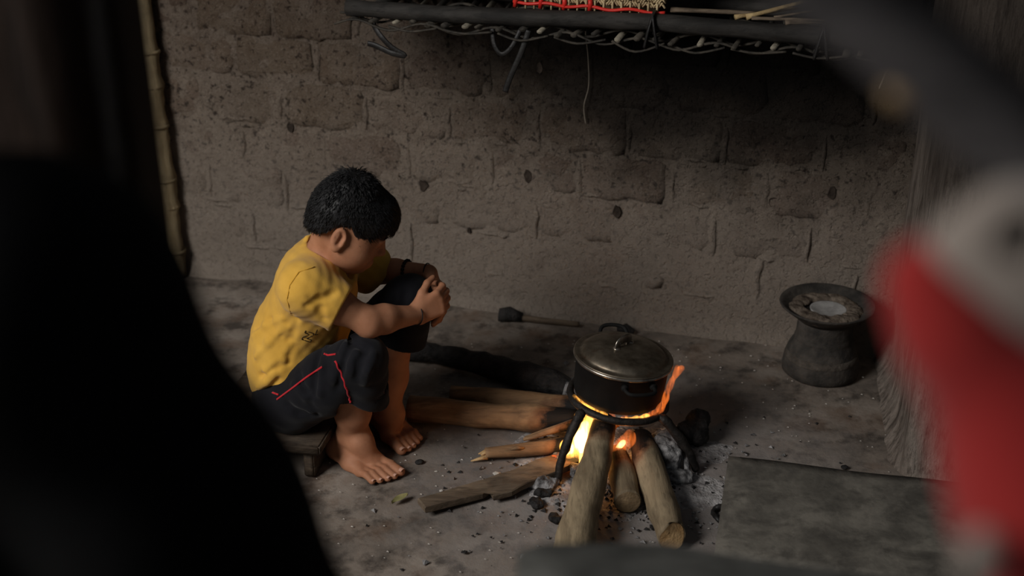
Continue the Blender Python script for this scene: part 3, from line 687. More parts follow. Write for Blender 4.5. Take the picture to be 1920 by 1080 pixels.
# pot with lid
pr = math.radians(6); PRm = np.array([[math.cos(pr),0,math.sin(pr)],[0,1,0],[-math.sin(pr),0,math.cos(pr)]]) @ np.diag([1,1,1.12])
PC = V(.255, 2.703, .153)
pot = thing('cooking_pot', PC, 'soot-blackened round cooking pot with a dull metal lid on the fire stand', 'pot')
MO('pot_body', *lathe([(.060,.000),(.098,.002),(.106,.008),(.109,.018),(.112,.090),(.118,.092),(.119,.095),(.113,.096),(.108,.09),(.104,.012),(.05,.008)], 64, PC, PRm), M_sootpot, pot)
MO('pot_rim', *lathe([(.112,.091),(.1195,.0915),(.1205,.0945),(.1195,.0975),(.112,.098)], 64, PC, PRm), M_rim, pot)
lid = MO('lid', *lathe([(.100,.094),(.117,.097),(.1195,.0985),(.1195,.1005),(.117,.1015),(.108,.1005),(.1035,.1015),(.102,.1035),(.098,.108),(.085,.1125),(.06,.1165),(.03,.1185),(.006,.119)], 64, PC, PRm), M_lid, pot)
hd = [V(-.026,.016,.1165),V(-.025,.015,.126),V(-.020,.010,.132),V(.0,.0,.1335),V(.014,-.010,.132),V(.019,-.017,.126),V(.020,-.019,.1165)]
hr = unit(V(.75,.85,0)); hd = [PC+PRm@(V(-.006,.004,0)+V(0,p[1]*0,p[2])+hr*(-p[0]*1.0)) for p in hd]
MO('lid_handle', *tube(spline(hd, 5), .0115, 8, flat=.2, up=PRm@np.cross(hr,V(0,0,1))), M_rim, lid)
for k in (-.026,.018): MO('handle_foot', *lathe([(.004,.117),(.009,.117),(.009,.1195),(.004,.121)], 12, PC+PRm@(V(-.006,.004,0)-hr*k*1.25), PRm), M_rim, lid)
for sgn in (1,-1):
    ax = unit(V(-.10*sgn if sgn > 0 else .30,1*sgn,0)); tx = V(-ax[1],ax[0],0)
    hp = [ax*.109+tx*-.036, ax*.122+tx*-.036, ax*(.134+.012*(sgn>0))+tx*-.028, ax*(.138+.014*(sgn>0)), ax*(.134+.012*(sgn>0))+tx*.028, ax*.122+tx*.036, ax*.109+tx*.036]
    hp = [PC+PRm@(p+V(0,0,(.078+.022*(np.dot(p,ax)-.109)/.04 if sgn > 0 else .074-.004*(np.dot(p,ax)-.109)/.04))) for p in hp]
    MO('pot_handle', *tube(spline(hp, 5), .0048, 9), M_sootpot, pot)
    for q in (-.036,.036): MO('handle_lug', *tube([PC+PRm@(ax*.106+tx*q+V(0,0,.075)), PC+PRm@(ax*.115+tx*q+V(0,0,.075))], .009, 10), M_sootpot, pot)

# flames: closed tongues filled with glowing gas
def flame(name, label, tongues, mat, core=None, h=.003):
    pts = np.concatenate([np.array(t[0]) for t in tongues]); lo, hi = pts.min(0)-.045, pts.max(0)+.045
    S = SDF(lo, hi, h)
    for P_, R_ in tongues: S.chain(spline(P_, 5), np.interp(np.linspace(0,1,len(spline(P_,5))), np.linspace(0,1,len(R_)), R_), .010)
    a, F_ = S.mesh(); N_ = normals_of(a, F_); a = np.array([p+n_*(.0035*nz((p[0],p[1],p[2]*.45),60)) for p, n_ in zip(a, N_)])
    o = tag(MO(name, a, F_, mat), label, 'flame')
    if core:
        S = SDF(lo, hi, h)
        for P_, R_ in core: S.chain(spline(P_, 5), np.interp(np.linspace(0,1,len(spline(P_,5))), np.linspace(0,1,len(R_)), R_), .010)
        MO('flame_core', *S.mesh(), M_flame_core, o)
    return o
FX = V(.172, 2.632, 0)
flame('flame', 'tall yellow-white flame licking up the left of the thick log',
  [([FX+V(0,0,.025), FX+V(-.006,0,.065), FX+V(.004,.010,.105), FX+V(.012,.022,.150)], [.012,.024,.020,.013]),
   ([FX+V(-.012,0,.040), FX+V(-.020,.002,.075), FX+V(-.010,.006,.108), FX+V(-.014,.012,.135)], [.012,.016,.012,.004]),
   ([FX+V(.004,.004,.08), FX+V(.018,.012,.115), FX+V(.022,.020,.145)], [.012,.014,.006]),
   ([FX+V(-.030,-.004,.030), FX+V(-.040,0,.048), FX+V(-.030,0,.066)], [.012,.014,.005]),
   ([FX+V(-.004,-.006,.010), FX+V(.002,-.004,.04)], [.010,.014])],
  M_flame, [([FX+V(-.004,0,.045), FX+V(-.006,0,.075), FX+V(.004,.010,.110)], [.010,.014,.007]),([FX+V(-.034,0,.036), FX+V(-.036,0,.052)], [.007,.007])])
GX = V(.262, 2.598, 0)
flame('flame', 'small orange flame curling up between the short log and the thick log',
  [([GX+V(-.020,-.01,.050), GX+V(-.010,0,.072), GX+V(.008,.004,.090), GX+V(.016,.01,.110)], [.005,.010,.009,.003]),
   ([GX+V(.004,0,.070), GX+V(.022,.004,.085), GX+V(.020,.006,.105)], [.004,.008,.003]),
   ([GX+V(-.028,-.03,.020), GX+V(-.022,-.015,.05)], [.005,.007])], M_flame_red, [([GX+V(-.012,0,.066), GX+V(.004,.004,.084)], [.003,.004])])
flame('flame', 'thin orange flame wisp under the middle of the ring',
  [([V(.238,2.63,.078), V(.243,2.635,.115), V(.236,2.645,.138)], [.004,.005,.003]),([V(.243,2.635,.112), V(.262,2.64,.118), V(.272,2.64,.132)], [.004,.004,.003])], M_flame_red)
ra = lambda deg, r_, z: PC+PRm@V(r_*math.cos(math.radians(deg)), r_*math.sin(math.radians(deg)), z)
flame('flame', 'orange flame climbing the right side of the pot',
  [([ra(-66,.113,.001), ra(-46,.115,.004), ra(-32,.117,.010), ra(-20,.119,.030)], [.002,.0045,.005,.0035]),([ra(-24,.118,.018), ra(-15,.120,.045), ra(-11,.123,.068)], [.0035,.0045,.0015]),
   ([ra(-12,.124,.052), ra(-4,.131,.070), ra(-8,.130,.092)], [.002,.0045,.0012]),([ra(-7,.130,.066), ra(-1,.142,.080), ra(3,.146,.078)], [.002,.003,.001])], M_flame_red)
flame('flame', 'bright line of fire between the ring and the left of the pot bottom',
  [([ra(196,.112,.004), ra(212,.113,.002), ra(228,.113,.001)], [.003,.005,.004]),([ra(240,.113,.001), ra(252,.113,.001)], [.004,.004]),([ra(268,.113,.001), ra(292,.114,.002), ra(305,.114,.003)], [.002,.003,.003])], M_flame)
def fire_light(loc, w, r_, col):
    l = bpy.data.lights.new('fire_glow', 'POINT'); l.energy = w; l.shadow_soft_size = r_; l.color = col
    o = bpy.data.objects.new('fire_glow', l); COL.objects.link(o); o.location = loc
fire_light((.165,2.625,.085), .25, .022, (1.0,.40,.12))
fire_light((.268,2.600,.085), .07, .012, (1.0,.28,.07))

# ------------------------------------------------------------------ clay stove at the right
SC = V(.850, 3.108, 0)
sv = thing('clay_stove', SC, 'black clay stove with a wide cracked dish top, in the right corner', 'stove')
MO('stove_body', *lathe([(.05,.0),(.098,.001),(.1035,.006),(.104,.020),(.101,.045),(.093,.075),(.083,.094),(.078,.104),(.079,.108),(.077,.112),(.0755,.125),(.074,.150),(.074,.168),(.06,.168)], 56, SC, None, .02), M_clay, sv)
MO('body_band', *lathe([(.100,.048),(.1005,.050),(.0955,.068),(.0945,.068)], 56, SC, None, .02), M_clay2, sv)
MO('dish', *lathe([(.05,.155),(.074,.160),(.095,.178),(.118,.196),(.126,.203),(.1275,.207),(.1245,.2085),(.115,.203),(.095,.190),(.07,.180),(.05,.178)], 64, SC, None, .012), M_clay, sv)
S = SDF(SC+V(-.12,-.12,.15), SC+V(.12,.12,.24), .0028)
for k in range(26):
    a = k*.2417*1.02; rr = .074+.010*random.uniform(-1,1)
    if 10 < k < 12: continue
    S.ell(SC+V(rr*math.cos(a), rr*math.sin(a), .186+random.uniform(-.003,.003)), V(.024,.022,.009)*random.uniform(.85,1.15), k=.010)
S.cap(SC+V(.004,0,.23), SC+V(.004,0,.17), .052, .046, .004, 's')
for k in range(8):
    a = k*.83+.3; S.cap(SC+V(.055*math.cos(a),.055*math.sin(a),.197), SC+V(.095*math.cos(a+.25),.095*math.sin(a+.25),.197), .0035, .002, .003, 's')
P, F_ = S.mesh(); P = np.array([p+V(0,0,.003*nz(p,70)) for p in P])
MO('clay_lining', P, F_, M_crust, sv)
MO('ash_pan', *lathe([(.01,.176),(.045,.177),(.049,.190),(.046,.190),(.030,.184),(.01,.183)], 40, SC+V(.004,0,0)), M_enamel, sv)

# ------------------------------------------------------------------ board, ring, small litter on the floor
b1, b2, b3, b4 = Zp(1366,863,.02), Zp(1340,1040,.02), Zp(1760,1130,.03), Zp(1812,926,.03)
cx = unit((b4-b1)*V(1,1,0)); cy = unit((b1-b2)*V(1,1,0))
bo = MO('plywood_board', *grid(lambda a, b: b1+cx*.62*a-cy*.40*b+V(0,0,.004*nz((a*3,b*3,0),1)+.030*a), 20, 14), M_board, base=(b1[0],b1[1],0))
tag(bo, 'flat grey board lying on the floor at the lower right', 'board')
sm = bo.modifiers.new('thickness', 'SOLIDIFY'); sm.thickness = .012; sm.offset = -1
rc = Zp(1349,965,.008)
tag(MO('rubber_ring', *tube([rc+V(.013*math.cos(a),.030*math.sin(a),.006*math.sin(2*a)) for a in np.linspace(0,2*math.pi,30)], .006, 8, rough=.2, sc=60), M_strap), 'small black twisted ring at the left edge of the board', 'ring')
lf = Zp(750,938,.006); ld = unit(V(.7,.6,0)); lw = V(-ld[1],ld[0],0)
tag(MO('dry_leaf', *grid(lambda a, b: lf+ld*(a-.5)*.046+lw*(b-.5)*.020*math.sin(math.pi*(.06+.88*a))+V(0,0,.006*abs(b-.5)*2+.004*a), 12, 7), M_leaf), 'small yellow-green dry leaf on the floor in front of the boy\'s foot', 'leaf')
def pebble(name, px, py, r_, mat, label, seed):
    c = Zp(px, py, r_*.5); S = SDF(c-r_*2-.006, c+r_*2+.006, r_/4); S.ell(c, V(r_*1.3,r_,r_*.6), k=.002); S.ell(c+V(r_*.5,r_*.3,0), V(r_,r_*.7,r_*.5), k=.002)
    P, F_ = S.mesh(); P = np.array([p+V(1,1,1)*r_*.2*nz(p,1.2/r_,seed) for p in P]); tag(MO(name, P, F_, mat), label, cat='stone')
pebble('pebble', 786, 866, .008, M_char, 'black pebble on the floor right of the boy\'s front foot', 1)
pebble('pebble', 930, 888, .007, M_pale, 'white pebble between the thin stick and the grey slab', 2)
pebble('pebble', 827, 920, .0035, M_pale, 'tiny white crumb left of the grey slab', 3)
pebble('pebble', 1583, 876, .007, M_char, 'black crumb on the floor beyond the grey board', 4)
pebble('pebble', 870, 1035, .005, M_char, 'black crumb on the floor near the bottom of the picture', 5)
cr = []
for i in range(420):
    x, y = random.uniform(-.5,1.0), random.uniform(2.05,3.3); r_ = random.uniform(.0012,.0038)
    cr.append(([V(x-r_,y,0),V(x+r_,y-r_*.6,0),V(x+r_*.2,y+r_,0),V(x,y,r_*.8)], [(0,1,3),(1,2,3),(2,0,3),(0,2,1)]))
tag(MO('floor_grit', *join(cr), M_pale, smooth=False), 'fine pale grit strewn over the concrete floor', 'grit', kind='stuff')

# ------------------------------------------------------------------ low stool under the boy
stl = thing('low_stool', (-.60,2.70,0), 'low worn wooden stool the boy sits on', 'stool')
q0 = Zp(598,838,.10); q1 = Zp(628,790,.10); ex = unit((q1-q0)*V(1,1,0)); ey = V(-ex[1],ex[0],0)
Lx = .34; c0 = q0+ex*Lx/2+ey*.155-V(0,0,.014)
MO('seat', *boxm(c0, ex, ey, V(0,0,1), Lx/2, .155, .014, .004, 4), M_stool, stl)
for d in (-1,1): MO('leg_panel', *boxm(c0+ey*.118*d*-1+V(0,0,-.0505), ex, ey, V(0,0,1), Lx/2-.02, .013, .037, .003, 3), M_stool, stl)
# ------------------------------------------------------------------ the boy
Fd = unit(V(math.cos(math.radians(10)), -math.sin(math.radians(10)), 0)); Ld = V(-Fd[1], Fd[0], 0); UP = V(0,0,1)
hipN = Zp(545,745,.180); hipF = hipN+.165*Ld
kneeN = Zp(680,672,.325); kneeF = Zp(766,560,.385)
ankN = Zp(661,812,.075); ankF = Zp(724,768,.075)
shN = Zp(572,538,.505); shF = shN+.255*Ld
elN = Zp(690,602,.412); wrN = Yp(782,590,2.672)
elF = Yp(708,508,2.865); wrF = Yp(804,512,2.820)
pel = hipN*.5+hipF*.5+V(-.012,0,.0); chest = (shN+shF)/2+V(-.022,.004,-.075); waist = pel*.5+chest*.5+V(-.028,0,-.005)
nb = (shN+shF)/2+V(.005,.004,.022)
HC = Yp(661,400,2.672)
yaw, pit = math.radians(13), math.radians(29)
hF = V(math.cos(pit)*math.cos(yaw), math.cos(pit)*math.sin(yaw), -math.sin(pit)); hL = V(-math.sin(yaw), math.cos(yaw), 0); hU = np.cross(hF, hL)
HA = [hF, hL, hU]
hp_ = lambda f, l, u: HC+hF*f+hL*l+hU*u
lo, hi = V(-.70,2.36,-.006), V(-.10,3.02,.80)
B = SDF(lo, hi, .0028)
# trunk (under the clothes), neck
ax = [Fd, Ld, UP]
B.ell(pel+V(0,0,.01), V(.085,.115,.085), ax, .02); B.ell(waist, V(.070,.098,.10), ax, .05); B.ell(chest, V(.078,.115,.105), ax, .05)
B.cap(shN, shF, .044, .044, .04)
B.cap(nb-V(0,0,.02), hp_(-.028,0,-.055), .045, .040, .03)
# head
B.ell(hp_(-.004,0,0), V(.083,.068,.076), HA, .01)
B.ell(hp_(.036,0,-.058), V(.052,.056,.062), HA, .035)
B.ell(hp_(.060,0,-.105), V(.022,.026,.018), HA, .035)          # chin
for s in (-1,1):
    B.ell(hp_(.022,.044*s,-.072), V(.040,.024,.034), HA, .03)   # cheek and jaw
    B.ell(hp_(.080,.030*s,-.030), V(.014,.016,.010), HA, .012, 's')   # eye socket
    B.ell(hp_(.072,.030*s,-.032), V(.012,.014,.010), HA, .006)  # lid
    B.cap(hp_(.086,.014*s,-.020), hp_(.076,.046*s,-.020), .006, .005, .010)   # brow
    B.ell(hp_(.088,.010*s,-.064), V(.009,.007,.006), HA, .008)  # nostril wing
    # ear
    ec = hp_(-.020,.068*s,-.046); ea = [unit(hF*.97+hL*s*.16+hU*.12), unit(hL*s-hF*.16), unit(hU-hF*.12)]
    B.ell(ec+ea[1]*.003, V(.0175,.010,.028), ea, .007)
    B.ell(ec+ea[1]*.013+ea[2]*.003+ea[0]*.002, V(.0115,.0105,.019), ea, .003, 's')
    B.cap(ec+ea[1]*.006+ea[2]*.012-ea[0]*.003, ec+ea[1]*.007-ea[2]*.006-ea[0]*.005, .0035, .003, .004)
    B.ell(ec+ea[1]*.007+ea[0]*.011-ea[2]*.004, V(.004,.004,.006), ea, .004)
    B.ell(ec-ea[2]*.024+ea[1]*.003, V(.009,.006,.008), ea, .006)
B.cap(hp_(.086,0,-.022), hp_(.102,0,-.058), .006, .0095, .014)     # nose
B.cap(hp_(.084,-.015,-.086), hp_(.084,.015,-.086), .0065, .0065, .010); B.cap(hp_(.082,-.013,-.095), hp_(.082,.013,-.095), .0065, .0065, .008)
B.cap(hp_(.094,-.016,-.0905), hp_(.094,.016,-.0905), .0016, .0016, .003, 's')
# arms
B.chain([shN, shN*.5+elN*.5+V(0,0,-.004), elN], [.043,.037,.031], .02)
B.chain([elN, elN*.68+wrN*.32, wrN], [.031,.032,.021], .018); B.ell(elN+V(.004,-.006,-.012), V(.022,.020,.020), None, .02)
B.chain([shF, shF*.5+elF*.5, elF], [.042,.037,.030], .02); B.chain([elF, elF*.65+wrF*.35, wrF], [.030,.029,.021], .018)
# legs
B.chain([hipN, hipN*.5+kneeN*.5-V(0,0,.008), kneeN], [.064,.050,.036], .03); B.chain([hipF, hipF*.5+kneeF*.5-V(0,0,.018), kneeF], [.060,.042,.036], .03)
for kn, an, back in ((kneeN,ankN,V(-.016,.006,0)),(kneeF,ankF,V(-.014,.008,0))):
    B.chain([kn, kn*.66+an*.34+back, kn*.3+an*.7+back*.4, an], [.036,.043,.041,.035], .02)
def hand(w, d, n, s, curls, thumb, fl=1.0, pw=.060, pl=.062):
    """palm, four unequal jointed fingers and a thumb; d towards the fingers, n out of the palm, s towards the thumb"""
    d = unit(d); n = unit(n - d*np.dot(n,d)); s = unit(s - d*np.dot(s,d) - n*np.dot(s,n))
    offs = [.375,.125,-.125,-.36]; kl = [1.0,1.04,.99,.92]; ln = [(.030,.020,.017),(.033,.022,.018),(.031,.020,.017),(.025,.016,.015)]
    for i in range(4):
        base = w+s*offs[i]*pw*.62; k = w+d*pl*kl[i]+s*offs[i]*pw
        B.cap(base+d*.004, k, .0135, .0100, .010)
        p = k; a = 0.0
        for j in range(3):
            a += math.radians(curls[i][j]); q = p+(d*math.cos(a)+n*math.sin(a)+s*offs[i]*.18)*ln[i][j]*fl*1.08
            B.cap(p, q, (.0090,.0080,.0072)[j], (.0082,.0073,.0060)[j], .004); p = q
    t0 = w+s*pw*.30+d*.012+n*.004; t1 = w+s*(pw*.62)+d*.034+n*.010
    B.cap(t0, t1, .0140, .0105, .012); p = t1
    for L_, r_, v in zip((.027,.022), (.0095,.0082), thumb):
        q = p+unit(d*v[0]+s*v[1]+n*v[2])*L_; B.cap(p, q, r_, r_*.86, .005); p = q
    return p, unit(d*thumb[1][0]+s*thumb[1][1]+n*thumb[1][2])
# far (left) hand hangs over the knee, near (right) hand clasps it
dF = unit(V(.50,-.30,-.80)); nF = unit(V(-.80,-.10,-.45))
tipF, tdF = hand(wrF, dF, nF, V(0,-1,.1), [(25,30,20),(25,32,22),(28,32,22),(30,34,24)], [(.75,.45,.15),(.95,.0,.25)])
dN = unit(Yp(826,566,2.70)-wrN); 
tipN, tdN = hand(wrN, dN, V(-.25,.95,-.10), V(-.2,0,1), [(38,50,30),(40,52,30),(40,52,32),(42,54,32)], [(.80,.45,.30),(.90,.10,.40)])
# feet
def foot(an, heel, toe, side, wide=.036):
    """heel and toe on the floor; side points to the big toe"""
    d = unit((toe-heel)*V(1,1,0)); s = side-d*np.dot(side,d); s = unit(s*V(1,1,0)); L = np.linalg.norm((toe-heel)[:2])
    h = heel+d*.030
    B.ell(h+V(0,0,.028), V(.032,.028,.030), [d,s,UP], .02); B.chain([an, h+V(0,0,.045)+d*.008], [.031,.027], .02)
    for q, zz in ((.034,.004),(-.034,-.004)): B.ell(an+s*q*.86+V(0,0,-.004+zz)-d*.004, V(.012,.008,.012), [d,s,UP], .010)     # ankle bones
    br = heel+d*L*.66
    B.chain([an+d*.006, an*.45+br*.55+V(0,0,.030), br+s*.012+V(0,0,.020)], [.029,.028,.019], .02)
    B.chain([h+V(0,0,.022)-s*.006, heel+d*L*.45-s*.022+V(0,0,.018), br-s*.030+V(0,0,.013)], [.026,.019,.014], .02)
    B.chain([h+V(0,0,.03)+s*.006, heel+d*L*.42+s*.010+V(0,0,.034), br+s*.028+V(0,0,.017)], [.026,.022,.017], .02)
    tips = []
    for i, (o, l, r_) in enumerate(((.031,.345,.0125),(.012,.350,.0088),(-.004,.325,.0084),(-.020,.285,.0080),(-.034,.235,.0078))):
        b = br+s*(o*.96)+V(0,0,.0155-.001*i); m = br+d*L*l*.55+s*(o*1.05)+V(0,0,.017 if i else .0165); t = br+d*L*l+s*o*1.08+V(0,0,.0105 if i == 0 else .0085)
        B.chain([b, m, t], [r_*1.25, r_, r_*.98], .005); tips.append((t, d, r_))
    return tips
heN, toN = V(-.445,2.692,0), V(-.290,2.560,0)
heF, toF = V(-.372,2.862,0), V(-.246,2.700,0)
tipsN = foot(ankN, heN, toN, V(.6,.8,0)); tipsF = foot(ankF, heF, toF, V(-.8,-.6,0))
B.full(lambda X, Y, Z: (.0015-Z)+0*X+0*Y)                     # soles rest flat
BP, BF = B.mesh()
boy = MO('person', BP, BF, M_skin, base=V(-.45,2.70,0))
tag(boy, 'barefoot boy in a yellow jersey and black trousers sitting hunched on the low stool', 'person')

# shirt ------------------------------------------------------------
S = SDF(V(-.72,2.40,.10), V(-.22,3.0,.66), .0028)
S.ell(pel+V(-.004,0,.03), V(.104,.128,.10), ax, .03); S.ell(waist+V(-.004,-.004,0), V(.096,.122,.125), ax, .06); S.ell(chest, V(.094,.132,.115), ax, .06)
S.cap(shN+V(0,0,-.002), shF+V(0,0,-.002), .054, .054, .05); S.ell(nb+V(-.022,0,-.035), V(.055,.095,.040), ax, .05)
for k in range(12):
    a0, a1 = math.pi*k/6, math.pi*(k+1)/6; nkv = unit(hp_(-.02,0,-.05)-nb); t1_, t2_ = frame(nkv); qc = nb+nkv*.012+V(.006,0,0)
    S.cap(qc+(t1_*math.cos(a0)+t2_*math.sin(a0))*.052, qc+(t1_*math.cos(a1)+t2_*math.sin(a1))*.052, .0085, .0085, .010)
S.cap(chest*.5+waist*.5+V(.032,0,-.02), waist+V(.045,0,-.05), .066, .052, .05)
slN = shN*.52+elN*.48; slF = shF*.22+elF*.78
S.cap(shN, slN, .053, .050, .035); S.cap(shF, slF, .053, .052, .035)
S.cap(slN+unit(elN-shN)*-.006, slN+unit(elN-shN)*.02+V(0,0,-.022), .050, .046, .02)       # loose lower edge of the sleeve
S.cap(slF, slF+V(-.004,-.01,-.025), .048, .046, .02)
# creases
for pix in ([(545,588),(510,602),(478,618)],[(548,596),(520,625),(488,650)],[(556,600),(545,640),(540,680)],[(535,665),(515,690),(490,705)],
            [(630,548),(600,562),(575,574)],[(520,712),(500,728),(486,742)],[(580,560),(600,580),(606,598)]):
    S.fold(pix, .004, .014)
for pix in ([(530,596),(500,610),(475,630)],[(535,610),(505,640),(480,668)],[(548,640),(530,672),(500,694)],[(515,700),(500,715),(484,725)]):
    S.fold(pix, .004, .016, 'u', .001)
S.full(lambda X, Y, Z: .0006*np.sin(X*70+Z*40+2*np.sin(Y*30))*np.sin(Z*60-Y*45)+.0008*np.sin(X*160+Y*110)*np.sin(Z*140), 0, '+')
# openings: hem, sleeves, neck
hemn = unit(V(-.25,0,1)); hem0 = pel+V(0,0,-.005)
S.full(lambda X, Y, Z: -((X-hem0[0])*hemn[0]+(Y-hem0[1])*hemn[1]+(Z-hem0[2])*hemn[2]), .006)
dn = unit(elN-shN); df = unit(elF-shF)
def endcut(p, d, R):
    S.put(lambda X, Y, Z: np.maximum(-((X-p[0])*d[0]+(Y-p[1])*d[1]+(Z-p[2])*d[2]), np.sqrt((X-p[0])**2+(Y-p[1])**2+(Z-p[2])**2)-R), p-R-.02, p+R+.02, .005, 's')
cN = slN+dn*.018; dn2 = unit(dn+V(.10,-.25,.10)); endcut(cN, dn2, .085)
endcut(slF+df*.030, df, .07)
S.cap(cN-dn*.045, cN+dn*.05+V(0,0,-.010), .041, .050, .004, 's'); S.cap(slF-df*.02, slF+df*.08, .042, .047, .004, 's')
nk = unit(hp_(-.02,0,-.05)-nb)
S.cap(nb-nk*.030+V(.012,0,0), nb+nk*.10+V(.010,0,0), .050, .066, .004, 's')
S.cap(nb+V(.02,0,-.02), nb+V(.10,-.004,.0), .040, .055, .006, 's')
SP, SF = S.mesh(); shirt = MO('shirt', SP, SF, M_yellow, boy)
def on(Sx, pix, r_, n=6, lift=.0, flat=1):
    P = [Sx.hit(*p) for p in pix]; P = [p-unit(ray(*q))*lift for p, q in zip(P, pix) if p is not None]
    return tube(P, r_, n, flat=flat)
def line(a, b, n=12): return [(a[0]+(b[0]-a[0])*i/(n-1), a[1]+(b[1]-a[1])*i/(n-1)) for i in range(n)]
def poly(pts, n=8): return [q for i in range(len(pts)-1) for q in line(pts[i], pts[i+1], n)[:-1]]+[pts[-1]]
# printed outline letter at the front
zl = [(573,620),(588,625.5),(587,629),(575,634.5),(584,637.5),(582,641.5),(566,636.5),(567,633),(579.5,627.5),(571.5,624),(573,620)]
MO('printed_letter', *on(S, poly(zl, 5), .0011, 5, .0006), M_print, shirt)
MO('printed_letter', *on(S, poly([(595,617),(591,628),(596,627)], 4), .0011, 5, .0006), M_print, shirt)
seam = poly([(590,500),(560,510),(543,535),(538,562),(545,588)], 7)
MO('sleeve_seam', *on(S, seam, .0011, 5, .0009), M_yellow_rib, shirt)
# collar rib: follows the neck opening
cl = []
for k in range(25):
    a = 2*math.pi*k/24; t1_, t2_ = frame(nk); best = None
    dv = t1_*math.cos(a)+t2_*math.sin(a)
    q = nb+nk*.030+V(.010,0,0)+dv*.054; cl.append(q)

# trousers ---------------------------------------------------------
T = SDF(V(-.70,2.40,.085), V(-.12,3.02,.48), .0028)
T.ell(pel+V(-.004,0,-.008), V(.100,.128,.082), ax, .03)
hmN = kneeN*.56+ankN*.44+V(.014,.002,.0); hmF = kneeF*.62+ankF*.38+V(.008,0,0)
T.chain([hipN+V(0,0,-.004), hipN*.5+kneeN*.5+V(0,0,-.010), kneeN+V(-.006,0,0)], [.084,.074,.056], .03); T.chain([hipF-V(0,0,.006), hipF*.5+kneeF*.5-V(0,0,.020), kneeF+V(0,0,.004)], [.078,.058,.056], .04)
T.chain([kneeN, kneeN*.5+hmN*.5+V(-.002,0,-.002), hmN-unit(kneeN-hmN)*.03], [.058,.056,.058], .010); T.chain([kneeF, kneeF*.5+hmF*.5, hmF], [.058,.057,.056], .010)
for pix in ([(640,640),(632,670),(628,700)],[(655,650),(640,690),(632,730)],[(690,655),(675,680),(668,710)],[(600,660),(592,700),(588,740)],[(560,700),(572,735),(580,765)],[(540,760),(560,775),(590,778)],[(740,560),(735,590),(730,610)],[(760,545),(752,575),(745,600)],[(640,625),(660,640),(690,660)]):
    T.fold(pix, .005, .016)
for pix in ([(648,645),(634,680),(626,712)],[(612,650),(604,690),(600,740)],[(700,665),(690,695),(684,720)],[(550,720),(575,745),(585,770)]):
    T.fold(pix, .004, .016, 'u', .001)
T.full(lambda X, Y, Z: .0016*np.sin(X*60+Z*50+2*np.sin(Y*33))*np.sin(Z*50-Y*45+1), 0, '+')
def legcut(h, kn, an, tilt):
    d = unit(an-kn+tilt); p = h
    T.put(lambda X, Y, Z: np.maximum(-((X-p[0])*d[0]+(Y-p[1])*d[1]+(Z-p[2])*d[2]), np.sqrt((X-p[0])**2+(Y-p[1])**2+(Z-p[2])**2)-.085), p-.11, p+.11, .004, 's')
    T.cap(p-unit(an-kn)*.05, p+unit(an-kn)*.06, .050, .0545, .003, 's')
legcut(hmN, kneeN, ankN, V(-.13,0,0)); legcut(hmF, kneeF, ankF, V(.02,0,0))
TP, TF = T.mesh(); trs = MO('trousers', TP, TF, M_navy, boy)
for pts in ([(519,749),(545,730),(575,707),(604,688)],[(607,663),(615,666),(629,664)],[(628,677),(640,700),(648,725),(655,745),(657,755)],[(511,736),(522,740)]):
    pq = poly(pts, 9); pq = [(x+.9*math.sin(i*1.1), y) for i, (x, y) in enumerate(pq)] if pts[0][0] == 628 else pq
    v_, f_ = on(T, pq, .0026, 6, .0012, .8)
    MO('piping', v_, f_, M_redpipe, trs)

# hair -------------------------------------------------------------
Hs = SDF(HC-.14, HC+.14, .0026)
Hs.ell(hp_(-.004,0,.004), V(.088,.073,.082), HA, .01); Hs.ell(hp_(.060,0,.014), V(.034,.054,.042), HA, .05); Hs.ell(hp_(-.042,0,.0), V(.046,.060,.055), HA, .03)
Hs.ell(hp_(-.052,0,-.044), V(.036,.053,.046), HA, .03)
Hs.ell(hp_(-.018,-.006,.062), V(.042,.040,.026), HA, .03)
xf = [-.12,-.09,-.06,-.03,-.005,.016,.03,.045,.065,.085,.12]; xu = [-.086,-.080,-.064,-.020,-.012,-.036,-.044,-.020,.000,.004,.002]
def hairline(X, Y, Z):
    f_ = (X-HC[0])*hF[0]+(Y-HC[1])*hF[1]+(Z-HC[2])*hF[2]; u_ = (X-HC[0])*hU[0]+(Y-HC[1])*hU[1]+(Z-HC[2])*hU[2]
    return np.interp(f_, xf, xu).astype(np.float32)-u_
Hs.full(hairline, .010)
HP, HF = Hs.mesh(); HN = normals_of(HP, HF)
HP2 = np.array([p+n_*.0022*nz(p*V(1,1,.35),75) for p, n_ in zip(HP, HN)])
hair = MO('hair', HP2, HF, M_hair, boy)
whorl = hp_(-.040,-.010,.092); vs, fs = [], []
cand = RNG.choice(len(HP), 9500)
for i in cand:
    p, n_ = HP[i], HN[i]; loc = p-HC; fu = loc@hU; ff = loc@hF
    if n_@hU < -.55: continue
    t = p-whorl; dist = np.linalg.norm(t); t = t-n_*(t@n_); t = unit(t+V(*RNG.normal(0,.16,3))*dist)
    if ff > .02: t = unit(t*.7+hF*.35-hU*.45*(ff > .07)); t = unit(t-n_*(t@n_))
    top = max(0, 1-dist/.075); L = (.014+.012*(ff > .03)+.012*top)*random.uniform(.6,1.25)
    up = .06+.10*random.random()+.70*top*random.random()
    a = p-n_*.003; b = p+t*L*.55+n_*L*up*.55; c = p+t*L+n_*(L*up*.8-.10*L)
    w = unit(np.cross(t, n_))*random.uniform(.0007,.0013); o = len(vs)
    vs += [a-w, a+w, a+n_*.001, b-w*.8, b+w*.8, b+n_*.0009, c]
    fs += [(o,o+1,o+4,o+3),(o+1,o+2,o+5,o+4),(o+2,o,o+3,o+5),(o+3,o+4,o+6),(o+4,o+5,o+6),(o+5,o+3,o+6)]
tag(MO('hair_strands', vs, fs, M_hair, hair), kind='stuff')
